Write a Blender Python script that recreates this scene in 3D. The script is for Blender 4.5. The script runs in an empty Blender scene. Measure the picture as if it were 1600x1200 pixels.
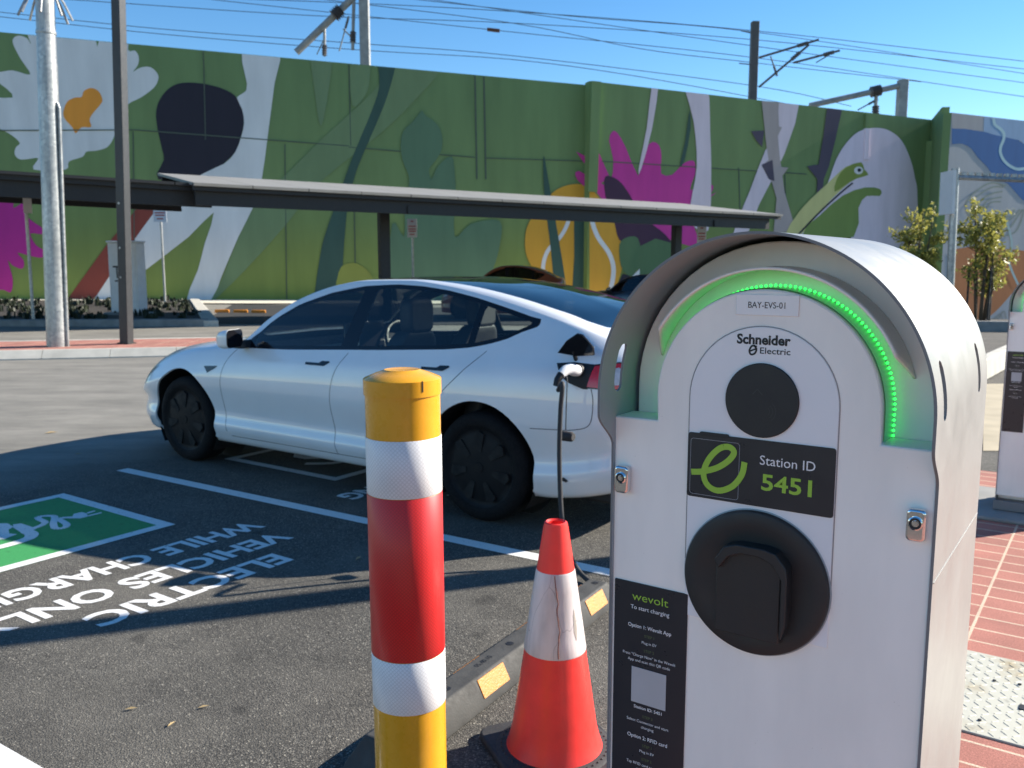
import bpy, bmesh, math, random
import numpy as np
from mathutils import Vector, Matrix

# ------------------------------------------------------------------ camera, light, exposure
SC = bpy.context.scene
COL = SC.collection
F, EYE, HOR = 1380.0, 1.54, 411.0
PITCH = math.atan((600 - HOR) / F)
cam_d = bpy.data.cameras.new("camera")
cam = bpy.data.objects.new("camera", cam_d)
COL.objects.link(cam)
cam.location = (0, 0, EYE)
cam.rotation_euler = (math.pi / 2 - PITCH, 0, 0)
cam_d.sensor_width = 36
cam_d.lens = F * 36 / 1600
cam_d.clip_start = 0.05
cam_d.clip_end = 5000
cam_d.dof.use_dof = True
cam_d.dof.focus_distance = 1.35
cam_d.dof.aperture_fstop = 11
SC.camera = cam

SUN_AZ = math.radians(19.3)     # from +X towards +Y
SUN_EL = math.radians(28.0)
world = bpy.data.worlds.new("World")
SC.world = world
world.use_nodes = True
wt = world.node_tree
wt.nodes.clear()
w_out = wt.nodes.new("ShaderNodeOutputWorld")
w_bg = wt.nodes.new("ShaderNodeBackground")
w_sky = wt.nodes.new("ShaderNodeTexSky")
w_sky.sky_type = 'NISHITA'
w_sky.sun_disc = False
w_sky.sun_elevation = SUN_EL
w_sky.sun_rotation = math.pi / 2 - SUN_AZ
w_sky.air_density = 1.0
w_sky.dust_density = 0.0
w_sky.ozone_density = 2.0
w_sky.altitude = 800
w_bg.inputs[1].default_value = 0.078
w_hs = wt.nodes.new("ShaderNodeHueSaturation")
w_hs.inputs['Saturation'].default_value = 1.30
wt.links.new(w_sky.outputs[0], w_hs.inputs['Color'])
wt.links.new(w_hs.outputs[0], w_bg.inputs[0])
wt.links.new(w_bg.outputs[0], w_out.inputs[0])
sun_d = bpy.data.lights.new("sun", 'SUN')
sun_d.energy = 5.0
sun_d.angle = math.radians(0.53)
sun_d.color = (1.0, 0.92, 0.80)
sun = bpy.data.objects.new("sun", sun_d)
COL.objects.link(sun)
SDIR = Vector((math.cos(SUN_AZ) * math.cos(SUN_EL), math.sin(SUN_AZ) * math.cos(SUN_EL), math.sin(SUN_EL)))
sun.rotation_euler = SDIR.to_track_quat('Z', 'Y').to_euler()
SC.view_settings.view_transform = 'Standard'
SC.view_settings.look = 'None'
SC.view_settings.exposure = 1.3
SC.view_settings.gamma = 1.0
SC.cycles.max_bounces = 8
SC.cycles.transparent_max_bounces = 12

rnd = random.Random(7)
# ------------------------------------------------------------------ survey geometry (photo pixel -> place)
RV = Vector((1, 0, 0)); FV = Vector((0, math.cos(PITCH), -math.sin(PITCH))); UV = Vector((0, math.sin(PITCH), math.cos(PITCH)))
EP = Vector((0, 0, EYE))
def ray(x, y): return RV * ((x - 800) / F) + UV * ((600 - y) / F) + FV
def on_ground(x, y, z=0.0):
    d = ray(x, y); return EP + d * ((z - EYE) / d.z)
def on_plane(x, y, P, n):
    d = ray(x, y); return EP + d * ((Vector(P) - EP).dot(n) / d.dot(n))
def at_depth(x, y, Y): return on_plane(x, y, (0, Y, 0), Vector((0, 1, 0)))
GA = math.atan2(2000, math.hypot(F, 600 - HOR))
U = Vector((-math.sin(GA), math.cos(GA), 0))      # along the bays, away from the chargers
V = Vector((math.cos(GA), math.sin(GA), 0))       # along the row of chargers
ROT = math.atan2(-U.y, -U.x)                      # local x = -U, local y = V
def grid_pt(u, v, z=0.0): return U * u + V * v + Vector((0, 0, z))

# ------------------------------------------------------------------ object helpers
def link(o):
    COL.objects.link(o); return o
def tag(o, label=None, cat=None, group=None, kind=None):
    if label: o["label"] = label
    if cat: o["category"] = cat
    if group: o["group"] = group
    if kind: o["kind"] = kind
    return o
def thing(name, label, cat, loc=(0, 0, 0), rz=0.0, group=None, kind=None):
    o = bpy.data.objects.new(name, None)
    o.empty_display_size = 0.1
    o.location = loc; o.rotation_euler = (0, 0, rz)
    return tag(link(o), label, cat, group, kind)
def build(name, bm, mat, parent=None, smooth=False, bevel=0.0, recalc=True, loc=None, rz=None, segs=2):
    if recalc: bmesh.ops.recalc_face_normals(bm, faces=bm.faces)
    me = bpy.data.meshes.new(name)
    bm.to_mesh(me); bm.free()
    for m in (mat if isinstance(mat, (list, tuple)) else [mat]): me.materials.append(m)
    if smooth:
        for p in me.polygons: p.use_smooth = True
    o = bpy.data.objects.new(name, me)
    if parent: o.parent = parent
    if loc is not None: o.location = loc
    if rz is not None: o.rotation_euler = (0, 0, rz)
    link(o)
    if bevel:
        b = o.modifiers.new("bevel", 'BEVEL'); b.width = bevel; b.segments = segs; b.limit_method = 'ANGLE'
        b.angle_limit = math.radians(35)
    if smooth == 'angle' or (bevel and not smooth):
        for p in me.polygons: p.use_smooth = True
        me.set_sharp_from_angle(angle=math.radians(35))
    return o
def copy_tree(o, parent=None):
    c = o.copy(); COL.objects.link(c)
    if parent: c.parent = parent
    for ch in list(o.children): copy_tree(ch, c)
    return c
def NB(): return bmesh.new()
def box(bm, x0, x1, y0, y1, z0, z1, M=None):
    vs = [Vector((x, y, z)) for z in (z0, z1) for y in (y0, y1) for x in (x0, x1)]
    if M: vs = [M @ p for p in vs]
    b = [bm.verts.new(p) for p in vs]
    for f in ((0, 2, 3, 1), (4, 5, 7, 6), (0, 1, 5, 4), (2, 6, 7, 3), (0, 4, 6, 2), (1, 3, 7, 5)): bm.faces.new([b[i] for i in f])
def frame_of(t):
    t = t.normalized()
    a = Vector((0, 0, 1)) if abs(t.z) < 0.9 else Vector((1, 0, 0))
    n = t.cross(a).normalized()
    return n, t.cross(n).normalized()
def tube(bm, pts, r, n=10, caps=True):
    pts = [Vector(p) for p in pts]
    rs = r if isinstance(r, (list, tuple)) else [r] * len(pts)
    rings = []; nprev = None
    for i, p in enumerate(pts):
        t = (pts[min(i + 1, len(pts) - 1)] - pts[max(i - 1, 0)]).normalized()
        if nprev is None: a, b = frame_of(t)
        else:
            a = (nprev - t * nprev.dot(t)).normalized(); b = t.cross(a)
        nprev = a
        rings.append([bm.verts.new(p + (a * math.cos(2 * math.pi * k / n) + b * math.sin(2 * math.pi * k / n)) * rs[i]) for k in range(n)])
    for q, w in zip(rings, rings[1:]):
        for k in range(n): bm.faces.new((q[k], q[(k + 1) % n], w[(k + 1) % n], w[k]))
    if caps:
        bm.faces.new(rings[0][::-1]); bm.faces.new(rings[-1])
def lathe(bm, prof, n=40, M=None, cap0=False, cap1=False):
    rings = []
    for r, z in prof:
        ring = []
        for k in range(n):
            p = Vector((r * math.cos(2 * math.pi * k / n), r * math.sin(2 * math.pi * k / n), z))
            ring.append(bm.verts.new(M @ p if M else p))
        rings.append(ring)
    for q, w in zip(rings, rings[1:]):
        for k in range(n): bm.faces.new((q[k], q[(k + 1) % n], w[(k + 1) % n], w[k]))
    if cap0: bm.faces.new(rings[0][::-1])
    if cap1: bm.faces.new(rings[-1])
def prism(bm, poly, h0, h1, M):
    """poly of (x, y) extruded from h0 to h1 along local z, put through M"""
    a = [bm.verts.new(M @ Vector((x, y, h0))) for x, y in poly]
    b = [bm.verts.new(M @ Vector((x, y, h1))) for x, y in poly]
    n = len(poly)
    bm.faces.new(a[::-1]); bm.faces.new(b)
    for i in range(n): bm.faces.new((a[i], a[(i + 1) % n], b[(i + 1) % n], b[i]))
def rrect(x0, x1, y0, y1, r, n=5):
    out = []
    for cx, cy, s in ((x1 - r, y1 - r, 0), (x0 + r, y1 - r, 90), (x0 + r, y0 + r, 180), (x1 - r, y0 + r, 270)):
        for k in range(n + 1):
            t = math.radians(s + 90 * k / n); out.append((cx + r * math.cos(t), cy + r * math.sin(t)))
    return out
def disc(cx, cy, r, n=40): return [(cx + r * math.cos(2 * math.pi * k / n), cy + r * math.sin(2 * math.pi * k / n)) for k in range(n)]
def smooth_poly(pts, n=5, closed=True):
    pts = [Vector((p[0], p[1])) for p in pts]; m = len(pts); out = []
    for i in range(m if closed else m - 1):
        p0 = pts[(i - 1) % m] if closed or i > 0 else pts[i]
        p1 = pts[i]; p2 = pts[(i + 1) % m]
        p3 = pts[(i + 2) % m] if closed or i + 2 < m else p2
        for k in range(n):
            t = k / n
            q = 0.5 * (2 * p1 + (p2 - p0) * t + (2 * p0 - 5 * p1 + 4 * p2 - p3) * t * t + (3 * p1 - p0 - 3 * p2 + p3) * t ** 3)
            out.append((q.x, q.y))
    if not closed: out.append((pts[-1].x, pts[-1].y))
    return out
def ribbon(pts, w):
    """closed outline of a stroke of width w along pts"""
    L, Rr = [], []
    P = [Vector(p) for p in pts]
    for i, p in enumerate(P):
        t = (P[min(i + 1, len(P) - 1)] - P[max(i - 1, 0)]).normalized(); n = Vector((-t.y, t.x))
        ww = w[i] if isinstance(w, (list, tuple)) else w
        L.append(p + n * ww / 2); Rr.append(p - n * ww / 2)
    return L, Rr
def stroke(bm, pts, w, h, M):
    L, Rr = ribbon(pts, w)
    a = [bm.verts.new(M @ Vector((p.x, p.y, h))) for p in L]; b = [bm.verts.new(M @ Vector((p.x, p.y, h))) for p in Rr]
    for i in range(len(a) - 1): bm.faces.new((a[i], a[i + 1], b[i + 1], b[i]))
def flat(bm, poly, h, M):
    return bm.faces.new([bm.verts.new(M @ Vector((x, y, h))) for x, y in poly])
_txt = {}
def text(bm, s, size, x, y, h, M, bold=0.0, align='CENTER', spacing=1.0, width=None):
    """lettering laid flat into bm at (x, y), through M; size is the cap height"""
    key = (s, bold, spacing)
    if key not in _txt:
        cu = bpy.data.curves.new("lettering", 'FONT'); cu.body = s; cu.size = 1.0; cu.offset = bold; cu.space_character = spacing
        cu.resolution_u = 3
        ob = bpy.data.objects.new("lettering", cu); COL.objects.link(ob)
        bpy.context.view_layer.update()
        me = bpy.data.meshes.new_from_object(ob.evaluated_get(bpy.context.evaluated_depsgraph_get()))
        _txt[key] = ([tuple(v.co) for v in me.vertices], [tuple(p.vertices) for p in me.polygons])
        bpy.data.objects.remove(ob); bpy.data.curves.remove(cu); bpy.data.meshes.remove(me)
    vs, fs = _txt[key]
    if not vs: return
    k = size / 0.73
    x0 = min(v[0] for v in vs); x1 = max(v[0] for v in vs)
    kx = width / (x1 - x0) if width else k
    off = {'CENTER': (x0 + x1) / 2, 'LEFT': x0, 'RIGHT': x1}[align]
    b = [bm.verts.new(M @ Vector((x + (v[0] - off) * kx, y + v[1] * k, h))) for v in vs]
    for f in fs:
        try: bm.faces.new([b[i] for i in f])
        except ValueError: pass

# ------------------------------------------------------------------ materials
def lin(c): 
    c = c / 255.0
    return c / 12.92 if c <= 0.04045 else ((c + 0.055) / 1.055) ** 2.4
def rgb(r, g, b): return (lin(r), lin(g), lin(b))
class Mat:
    def __init__(s, name):
        s.m = bpy.data.materials.new(name); s.m.use_nodes = True
        s.t = s.m.node_tree; s.n = s.t.nodes; s.b = s.n["Principled BSDF"]; s.out = s.n["Material Output"]
    def new(s, t, **kw):
        n = s.n.new(t)
        for k, v in kw.items(): setattr(n, k, v)
        return n
    def lk(s, a, b): s.t.links.new(a, b)
    def coord(s, scale=(1, 1, 1), kind='Object', rot=(0, 0, 0)):
        tc = s.new("ShaderNodeTexCoord"); mp = s.new("ShaderNodeMapping")
        mp.inputs['Scale'].default_value = scale; mp.inputs['Rotation'].default_value = rot
        s.lk(tc.outputs[kind], mp.inputs[0]); return mp.outputs[0]
    def noise(s, vec, scale, detail=4, rough=0.55):
        n = s.new("ShaderNodeTexNoise"); n.inputs['Scale'].default_value = scale; n.inputs['Detail'].default_value = detail
        n.inputs['Roughness'].default_value = rough; s.lk(vec, n.inputs['Vector']); return n.outputs[0]
    def ramp(s, fac, stops):
        r = s.new("ShaderNodeValToRGB"); e = r.color_ramp.elements
        while len(e) < len(stops): e.new(0.5)
        for q, (p, c) in zip(e, stops):
            q.position = p; q.color = (c, c, c, 1) if isinstance(c, (int, float)) else (*c, 1)
        s.lk(fac, r.inputs[0]); return r.outputs[0]
    def mix(s, fac, a, b, mode='MIX'):
        m = s.new("ShaderNodeMix", data_type='RGBA', blend_type=mode)
        for sock, val in ((m.inputs[0], fac), (m.inputs[6], a), (m.inputs[7], b)):
            if hasattr(val, 'links'): s.lk(val, sock)
            elif isinstance(val, (int, float)): sock.default_value = val
            else: sock.default_value = (*val, 1)
        return m.outputs[2]
    def bump(s, h, strength, dist=0.01):
        b = s.new("ShaderNodeBump"); b.inputs['Strength'].default_value = strength; b.inputs['Distance'].default_value = dist
        s.lk(h, b.inputs['Height']); s.lk(b.outputs[0], s.b.inputs['Normal']); return b
    def base(s, c):
        if hasattr(c, 'links'): s.lk(c, s.b.inputs['Base Color'])
        else: s.b.inputs['Base Color'].default_value = (*c, 1)
    def set(s, **kw):
        for k, v in kw.items():
            sock = s.b.inputs[k.replace('_', ' ')]
            if hasattr(v, 'links'): s.lk(v, sock)
            else: sock.default_value = v
        return s
def simple(name, c, rough=0.5, metal=0.0, var=0.12, vscale=6.0, bump=0.0, bscale=80, coat=0.0, spec=0.5):
    m = Mat(name); vec = m.coord()
    n = m.noise(vec, vscale)
    f = m.ramp(n, [(0.3, 1 - var), (0.7, 1 + var * 0.3)])
    m.base(m.mix(1.0, c, f, 'MULTIPLY'))
    n2 = m.noise(vec, vscale * 4)
    m.set(Roughness=m.ramp(n2, [(0.3, max(0.02, rough * 0.85)), (0.7, min(1, rough * 1.15))]), Metallic=metal)
    m.b.inputs['Coat Weight'].default_value = coat
    m.b.inputs['Specular IOR Level'].default_value = spec
    if bump: m.bump(m.noise(vec, bscale, 3), bump, 0.003)
    return m.m

def mat_asphalt():
    m = Mat("asphalt"); vec = m.coord()
    agg = m.new("ShaderNodeTexVoronoi"); agg.inputs['Scale'].default_value = 175; m.lk(vec, agg.inputs['Vector'])
    stone = m.ramp(agg.outputs['Color'], [(0.0, (0.030, 0.029, 0.026)), (0.45, (0.080, 0.075, 0.066)), (0.8, (0.155, 0.145, 0.125)), (1.0, (0.46, 0.43, 0.36))])
    gap = m.ramp(agg.outputs['Distance'], [(0.25, 1.0), (0.7, 0.45)])
    c = m.mix(1.0, stone, gap, 'MULTIPLY')
    big = m.noise(vec, 0.9, 6, 0.62)
    dust = m.ramp(big, [(0.45, 0.0), (0.72, 0.55)])
    c = m.mix(dust, c, (0.16, 0.149, 0.126))
    scv = m.coord((0.8, 2.2, 1), rot=(0, 0, math.radians(-12)))
    scuff = m.ramp(m.noise(scv, 2.2, 7, 0.7), [(0.58, 0.0), (0.80, 0.45)])
    c = m.mix(scuff, c, (0.20, 0.19, 0.165))
    stain = m.ramp(m.noise(vec, 0.55, 7, 0.6), [(0.34, 0.62), (0.5, 1.0)])
    c = m.mix(1.0, c, stain, 'MULTIPLY')
    drop = m.ramp(m.noise(vec, 5.0, 2, 0.4), [(0.24, 0.55), (0.30, 1.0)])
    c = m.mix(1.0, c, drop, 'MULTIPLY')
    # older, dustier surface of the driving aisle
    gx = m.new("ShaderNodeSeparateXYZ"); rot = m.new("ShaderNodeMapping"); rot.inputs['Rotation'].default_value = (0, 0, -ROT)
    tc = m.new("ShaderNodeTexCoord"); m.lk(tc.outputs['Object'], rot.inputs[0]); m.lk(rot.outputs[0], gx.inputs[0])
    fac = m.ramp(m.new("ShaderNodeMath", operation='MULTIPLY').outputs[0], [(0.5, 0), (0.6, 1)])
    mul = [n for n in m.n if n.type == 'MATH'][0]; m.lk(gx.outputs[0], mul.inputs[0]); mul.inputs[1].default_value = -0.1
    rp = [n for n in m.n if n.type == 'VALTORGB'][-1]
    rp.color_ramp.elements[0].position = 0.60; rp.color_ramp.elements[1].position = 0.70
    c = m.mix(fac, c, m.mix(m.ramp(m.noise(m.coord((0.5, 1.3, 1)), 1.7, 9, 0.72), [(0.36, 0.0), (0.70, 1.0)]), (0.14, 0.134, 0.118), (0.25, 0.238, 0.208)))
    m.base(c)
    m.set(Roughness=0.9)
    hh = m.mix(0.35, agg.outputs['Distance'], m.noise(vec, 320, 2))
    m.bump(hh, 0.75, 0.005)
    return m.m
def mat_paint_road(name, c):
    m = Mat(name); vec = m.coord()
    wear = m.ramp(m.noise(vec, 30, 9, 0.8), [(0.34, 0.35), (0.44, 1.0)])
    fine = m.ramp(m.noise(vec, 190, 2), [(0.3, 0.86), (0.65, 1.0)])
    m.base(m.mix(1.0, m.mix(1.0, c, wear, 'MULTIPLY'), fine, 'MULTIPLY'))
    m.set(Roughness=0.8); m.bump(m.noise(vec, 260, 2), 0.35, 0.003)
    return m.m
def mat_car(name, c):
    m = Mat(name); vec = m.coord()
    dirt = m.ramp(m.noise(vec, 3.0, 6), [(0.35, 0.94), (0.7, 1.0)])
    m.base(m.mix(1.0, c, dirt, 'MULTIPLY'))
    m.set(Roughness=0.32, Metallic=0.0); m.b.inputs['Coat Weight'].default_value = 1.0; m.b.inputs['Coat Roughness'].default_value = 0.03
    return m.m
def mat_glass(name, tint, rough=0.0, boost=1.0):
    m = Mat(name)
    tr = m.new("ShaderNodeBsdfTransparent"); tr.inputs[0].default_value = (*tint, 1)
    gl = m.new("ShaderNodeBsdfGlossy"); gl.inputs['Roughness'].default_value = rough
    lw = m.new("ShaderNodeLayerWeight"); lw.inputs[0].default_value = 0.5
    pw = m.new("ShaderNodeMath", operation='POWER'); pw.inputs[1].default_value = 4.5; m.lk(lw.outputs['Facing'], pw.inputs[0])
    ma = m.new("ShaderNodeMath", operation='MULTIPLY_ADD'); ma.inputs[1].default_value = 0.9 * boost; ma.inputs[2].default_value = 0.085 * boost; m.lk(pw.outputs[0], ma.inputs[0])
    mx = m.new("ShaderNodeMixShader"); m.lk(ma.outputs[0], mx.inputs[0])
    m.lk(tr.outputs[0], mx.inputs[1]); m.lk(gl.outputs[0], mx.inputs[2]); m.lk(mx.outputs[0], m.out.inputs[0])
    return m.m
def mat_emit(name, c, s):
    m = Mat(name); m.base(c); m.b.inputs['Emission Color'].default_value = (*c, 1); m.b.inputs['Emission Strength'].default_value = s
    return m.m
def mat_wall_green():
    m = Mat("mural_green"); g = m.new("ShaderNodeNewGeometry"); sp = m.new("ShaderNodeSeparateXYZ"); m.lk(g.outputs['Position'], sp.inputs[0])
    mp = m.new("ShaderNodeMapRange"); mp.inputs[1].default_value = 0; mp.inputs[2].default_value = 11; m.lk(sp.outputs[2], mp.inputs[0])
    c = m.ramp(mp.outputs[0], [(0.0, (0.215, 0.275, 0.060)), (0.2, (0.19, 0.255, 0.070)), (0.45, (0.175, 0.26, 0.098)), (1.0, (0.155, 0.25, 0.102))])
    vec = m.coord()
    st = m.ramp(m.noise(m.coord((1, 1, 0.15)), 1.2, 8), [(0.3, 0.84), (0.7, 1.05)])
    m.base(m.mix(1.0, c, st, 'MULTIPLY')); m.set(Roughness=0.85)
    m.bump(m.noise(vec, 30, 4), 0.15, 0.01)
    return m.m
_mur = {}
def mural_mat(col, name="mural_paint"):
    """col: albedo"""
    if col not in _mur:
        m = Mat(name); st = m.ramp(m.noise(m.coord((1, 1, 0.2)), 1.5, 6), [(0.3, 0.88), (0.7, 1.03)])
        m.base(m.mix(1.0, col, st, 'MULTIPLY')); m.set(Roughness=0.85)
        _mur[col] = m.m
    return _mur[col]
def mat_paver():
    m = Mat("red_paver"); vec = m.coord()
    br = m.new("ShaderNodeTexBrick"); br.offset = 0.0; br.inputs['Scale'].default_value = 1.0
    br.inputs['Brick Width'].default_value = 0.44; br.inputs['Row Height'].default_value = 0.145
    br.inputs['Mortar Size'].default_value = 0.007; br.inputs['Mortar Smooth'].default_value = 0.3
    br.inputs['Color1'].default_value = (0.28, 0.105, 0.080, 1); br.inputs['Color2'].default_value = (0.36, 0.135, 0.102, 1)
    br.inputs['Mortar'].default_value = (0.50, 0.38, 0.28, 1); m.lk(vec, br.inputs['Vector'])
    sp = m.ramp(m.noise(vec, 170, 3), [(0.25, 0.6), (0.5, 1.0), (0.72, 1.5)])
    pl = m.ramp(m.noise(vec, 3, 6), [(0.3, 0.85), (0.7, 1.15)])
    m.base(m.mix(1.0, m.mix(1.0, br.outputs['Color'], sp, 'MULTIPLY'), pl, 'MULTIPLY')); m.set(Roughness=0.9)
    m.bump(m.mix(0.3, m.noise(vec, 200, 3), br.outputs['Fac']), 0.5, 0.004)
    return m.m
def mat_checker():
    m = Mat("checker_plate"); vec = m.coord(rot=(0, 0, math.radians(0)))
    h = m.noise(vec, 60, 3)
    rust = m.ramp(m.noise(vec, 5, 8, 0.7), [(0.52, 0.0), (0.68, 0.8)])
    c = m.mix(rust, (0.50, 0.49, 0.41), (0.34, 0.27, 0.15))
    dk = m.ramp(m.noise(vec, 11, 8, 0.7), [(0.60, 0.0), (0.72, 0.7)])
    c = m.mix(dk, c, (0.16, 0.15, 0.13))
    m.base(c); m.set(Roughness=0.55, Metallic=0.25); m.bump(h, 0.2, 0.003)
    return m.m
def mat_galv():
    m = Mat("galvanised_steel"); vec = m.coord()
    v = m.new("ShaderNodeTexVoronoi"); v.inputs['Scale'].default_value = 22; m.lk(vec, v.inputs['Vector'])
    c = m.mix(m.ramp(v.outputs['Color'], [(0.2, 0.0), (0.9, 1.0)]), (0.36, 0.375, 0.38), (0.52, 0.53, 0.52))
    st = m.ramp(m.noise(m.coord((1, 1, 0.1)), 9, 6), [(0.4, 0.7), (0.7, 1.05)])
    m.base(m.mix(1.0, c, st, 'MULTIPLY')); m.set(Roughness=0.42, Metallic=0.65)
    return m.m
def mat_reflective(name, c, hexscale, hexamt):
    m = Mat(name); vec = m.coord((1, 1, 1), 'UV', rot=(0, 0, math.radians(45)))
    v = m.new("ShaderNodeTexVoronoi"); v.inputs['Randomness'].default_value = 0.15; v.inputs['Scale'].default_value = hexscale; v.voronoi_dimensions = '2D'
    v.feature = 'DISTANCE_TO_EDGE'
    m.lk(vec, v.inputs['Vector'])
    h = m.ramp(v.outputs[0], [(0.05, 1 - hexamt), (0.16, 1.0)])
    pl = m.ramp(m.noise(m.coord(), 7, 5), [(0.3, 0.88), (0.7, 1.03)])
    m.base(m.mix(1.0, m.mix(1.0, c, h, 'MULTIPLY'), pl, 'MULTIPLY')); m.set(Roughness=0.42)
    m.b.inputs['Coat Weight'].default_value = 0.06; m.b.inputs['Coat Roughness'].default_value = 0.12
    wr = m.noise(m.coord((16, 16, 0.6)), 1.0, 3)
    m.bump(wr, 0.25, 0.004)
    return m.m

M_asphalt = mat_asphalt()
M_white_paint = mat_paint_road("white_road_paint", (0.72, 0.72, 0.70))
M_green_paint = mat_paint_road("green_road_paint", (0.035, 0.27, 0.075))
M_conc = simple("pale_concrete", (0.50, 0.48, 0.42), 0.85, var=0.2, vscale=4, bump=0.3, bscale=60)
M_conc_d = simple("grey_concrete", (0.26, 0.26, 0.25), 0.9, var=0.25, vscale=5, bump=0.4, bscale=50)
M_path = simple("pale_path", (0.62, 0.57, 0.47), 0.9, var=0.12, vscale=1.0)
M_soil = simple("dark_mulch", (0.035, 0.028, 0.022), 0.95, var=0.4, vscale=8, bump=0.8, bscale=25)
M_paver = mat_paver()
M_checker = mat_checker()
M_galv = mat_galv()
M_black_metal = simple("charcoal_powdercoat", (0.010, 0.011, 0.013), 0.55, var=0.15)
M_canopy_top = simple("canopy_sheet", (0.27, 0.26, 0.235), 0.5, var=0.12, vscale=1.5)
M_rubber = simple("black_rubber", (0.028, 0.028, 0.03), 0.7, var=0.3, vscale=14, bump=0.25, bscale=120)
M_rubber_g = simple("scuffed_rubber", (0.050, 0.050, 0.048), 0.75, var=0.35, vscale=12, bump=0.3, bscale=120)
M_yellow = simple("yellow_paint", (0.74, 0.34, 0.012), 0.28, var=0.1, vscale=9, coat=0.4)
M_yellow_ref = simple("amber_reflector", (0.50, 0.185, 0.008), 0.5, var=0.15, vscale=40, bump=0.5, bscale=150)
M_white_sleeve = mat_reflective("white_reflective_sheet", (0.78, 0.78, 0.79), 150, 0.22)
M_red_sleeve = mat_reflective("red_reflective_sheet", (0.62, 0.014, 0.016), 170, 0.30)
M_dark_ink = simple("dark_ink", (0.012, 0.012, 0.014), 0.5)
M_white_ink = simple("white_ink", (0.75, 0.75, 0.75), 0.5, var=0.03)
M_green_ink = simple("lime_ink", (0.30, 0.52, 0.05), 0.45, var=0.03)
M_grey_ink = simple("grey_ink", (0.30, 0.31, 0.33), 0.5, var=0.03)

# ------------------------------------------------------------------ ground
def sst(x, a, b):
    t = max(0.0, min(1.0, (x - a) / (b - a))); return t * t * (3 - 2 * t)
def gh(X, Y):
    """lie of the land: flat round the chargers, falling gently to the right far off, dipping to the underpass"""
    z = -sst(Y, 17, 33) * 0.0165 * max(0.0, min(X, 30) + 21)
    z -= 1.9 * sst(Y, 23.5, 30) * sst(X, 9.5, 12.5)
    return z
bm = NB()
xs = [-900, -400, -200, -120, -80] + [-60 + 2 * i for i in range(61)] + [80, 120, 200, 400, 900]
ys = [-60, -20] + [-8 + 2 * i for i in range(40)] + [80, 100, 140, 200, 400, 900, 1500]
gv = [[bm.verts.new((x, y, gh(x, y))) for x in xs] for y in ys]
for j in range(len(ys) - 1):
    for i in range(len(xs) - 1):
        bm.faces.new((gv[j][i], gv[j][i + 1], gv[j + 1][i + 1], gv[j + 1][i]))
tag(build("ground", bm, M_asphalt, smooth=True), "dark speckled asphalt of the car park with pale scuffs", kind="structure")

MG = Matrix.Rotation(ROT, 4, 'Z')                 # local x = -u, y = v
def sheet(name, poly, z, mat, label):
    bm = NB(); flat(bm, poly, 0, Matrix.Identity(4))
    return tag(build(name, bm, mat, loc=(0, 0, z), rz=ROT), label, kind="structure")
# text frame: reading direction = -v, up = -u
MT = Matrix(((0, 1, 0, 0), (-1, 0, 0, 0), (0, 0, 1, 0), (0, 0, 0, 1)))
# bay lines
for (p, q, lab, nm) in (((6.12, 3.655), (1.35, 3.80), "white bay line running past the front wheel and behind the bollard", "bay_line"),
                    ((6.6, 1.10), (1.3, 1.24), "white bay line at the bottom left corner", "bay_line"),
                    ((6.12, 6.20), (1.3, 6.22), "white bay line on the far side of the white car", "bay_line")):
    bm = NB()
    stroke(bm, [(-p[0], p[1]), (-q[0], q[1])], 0.095, 0, Matrix.Identity(4))
    tag(build("bay_line", bm, M_white_paint, loc=(0, 0, 0.002), rz=ROT), lab, kind="structure")
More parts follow.
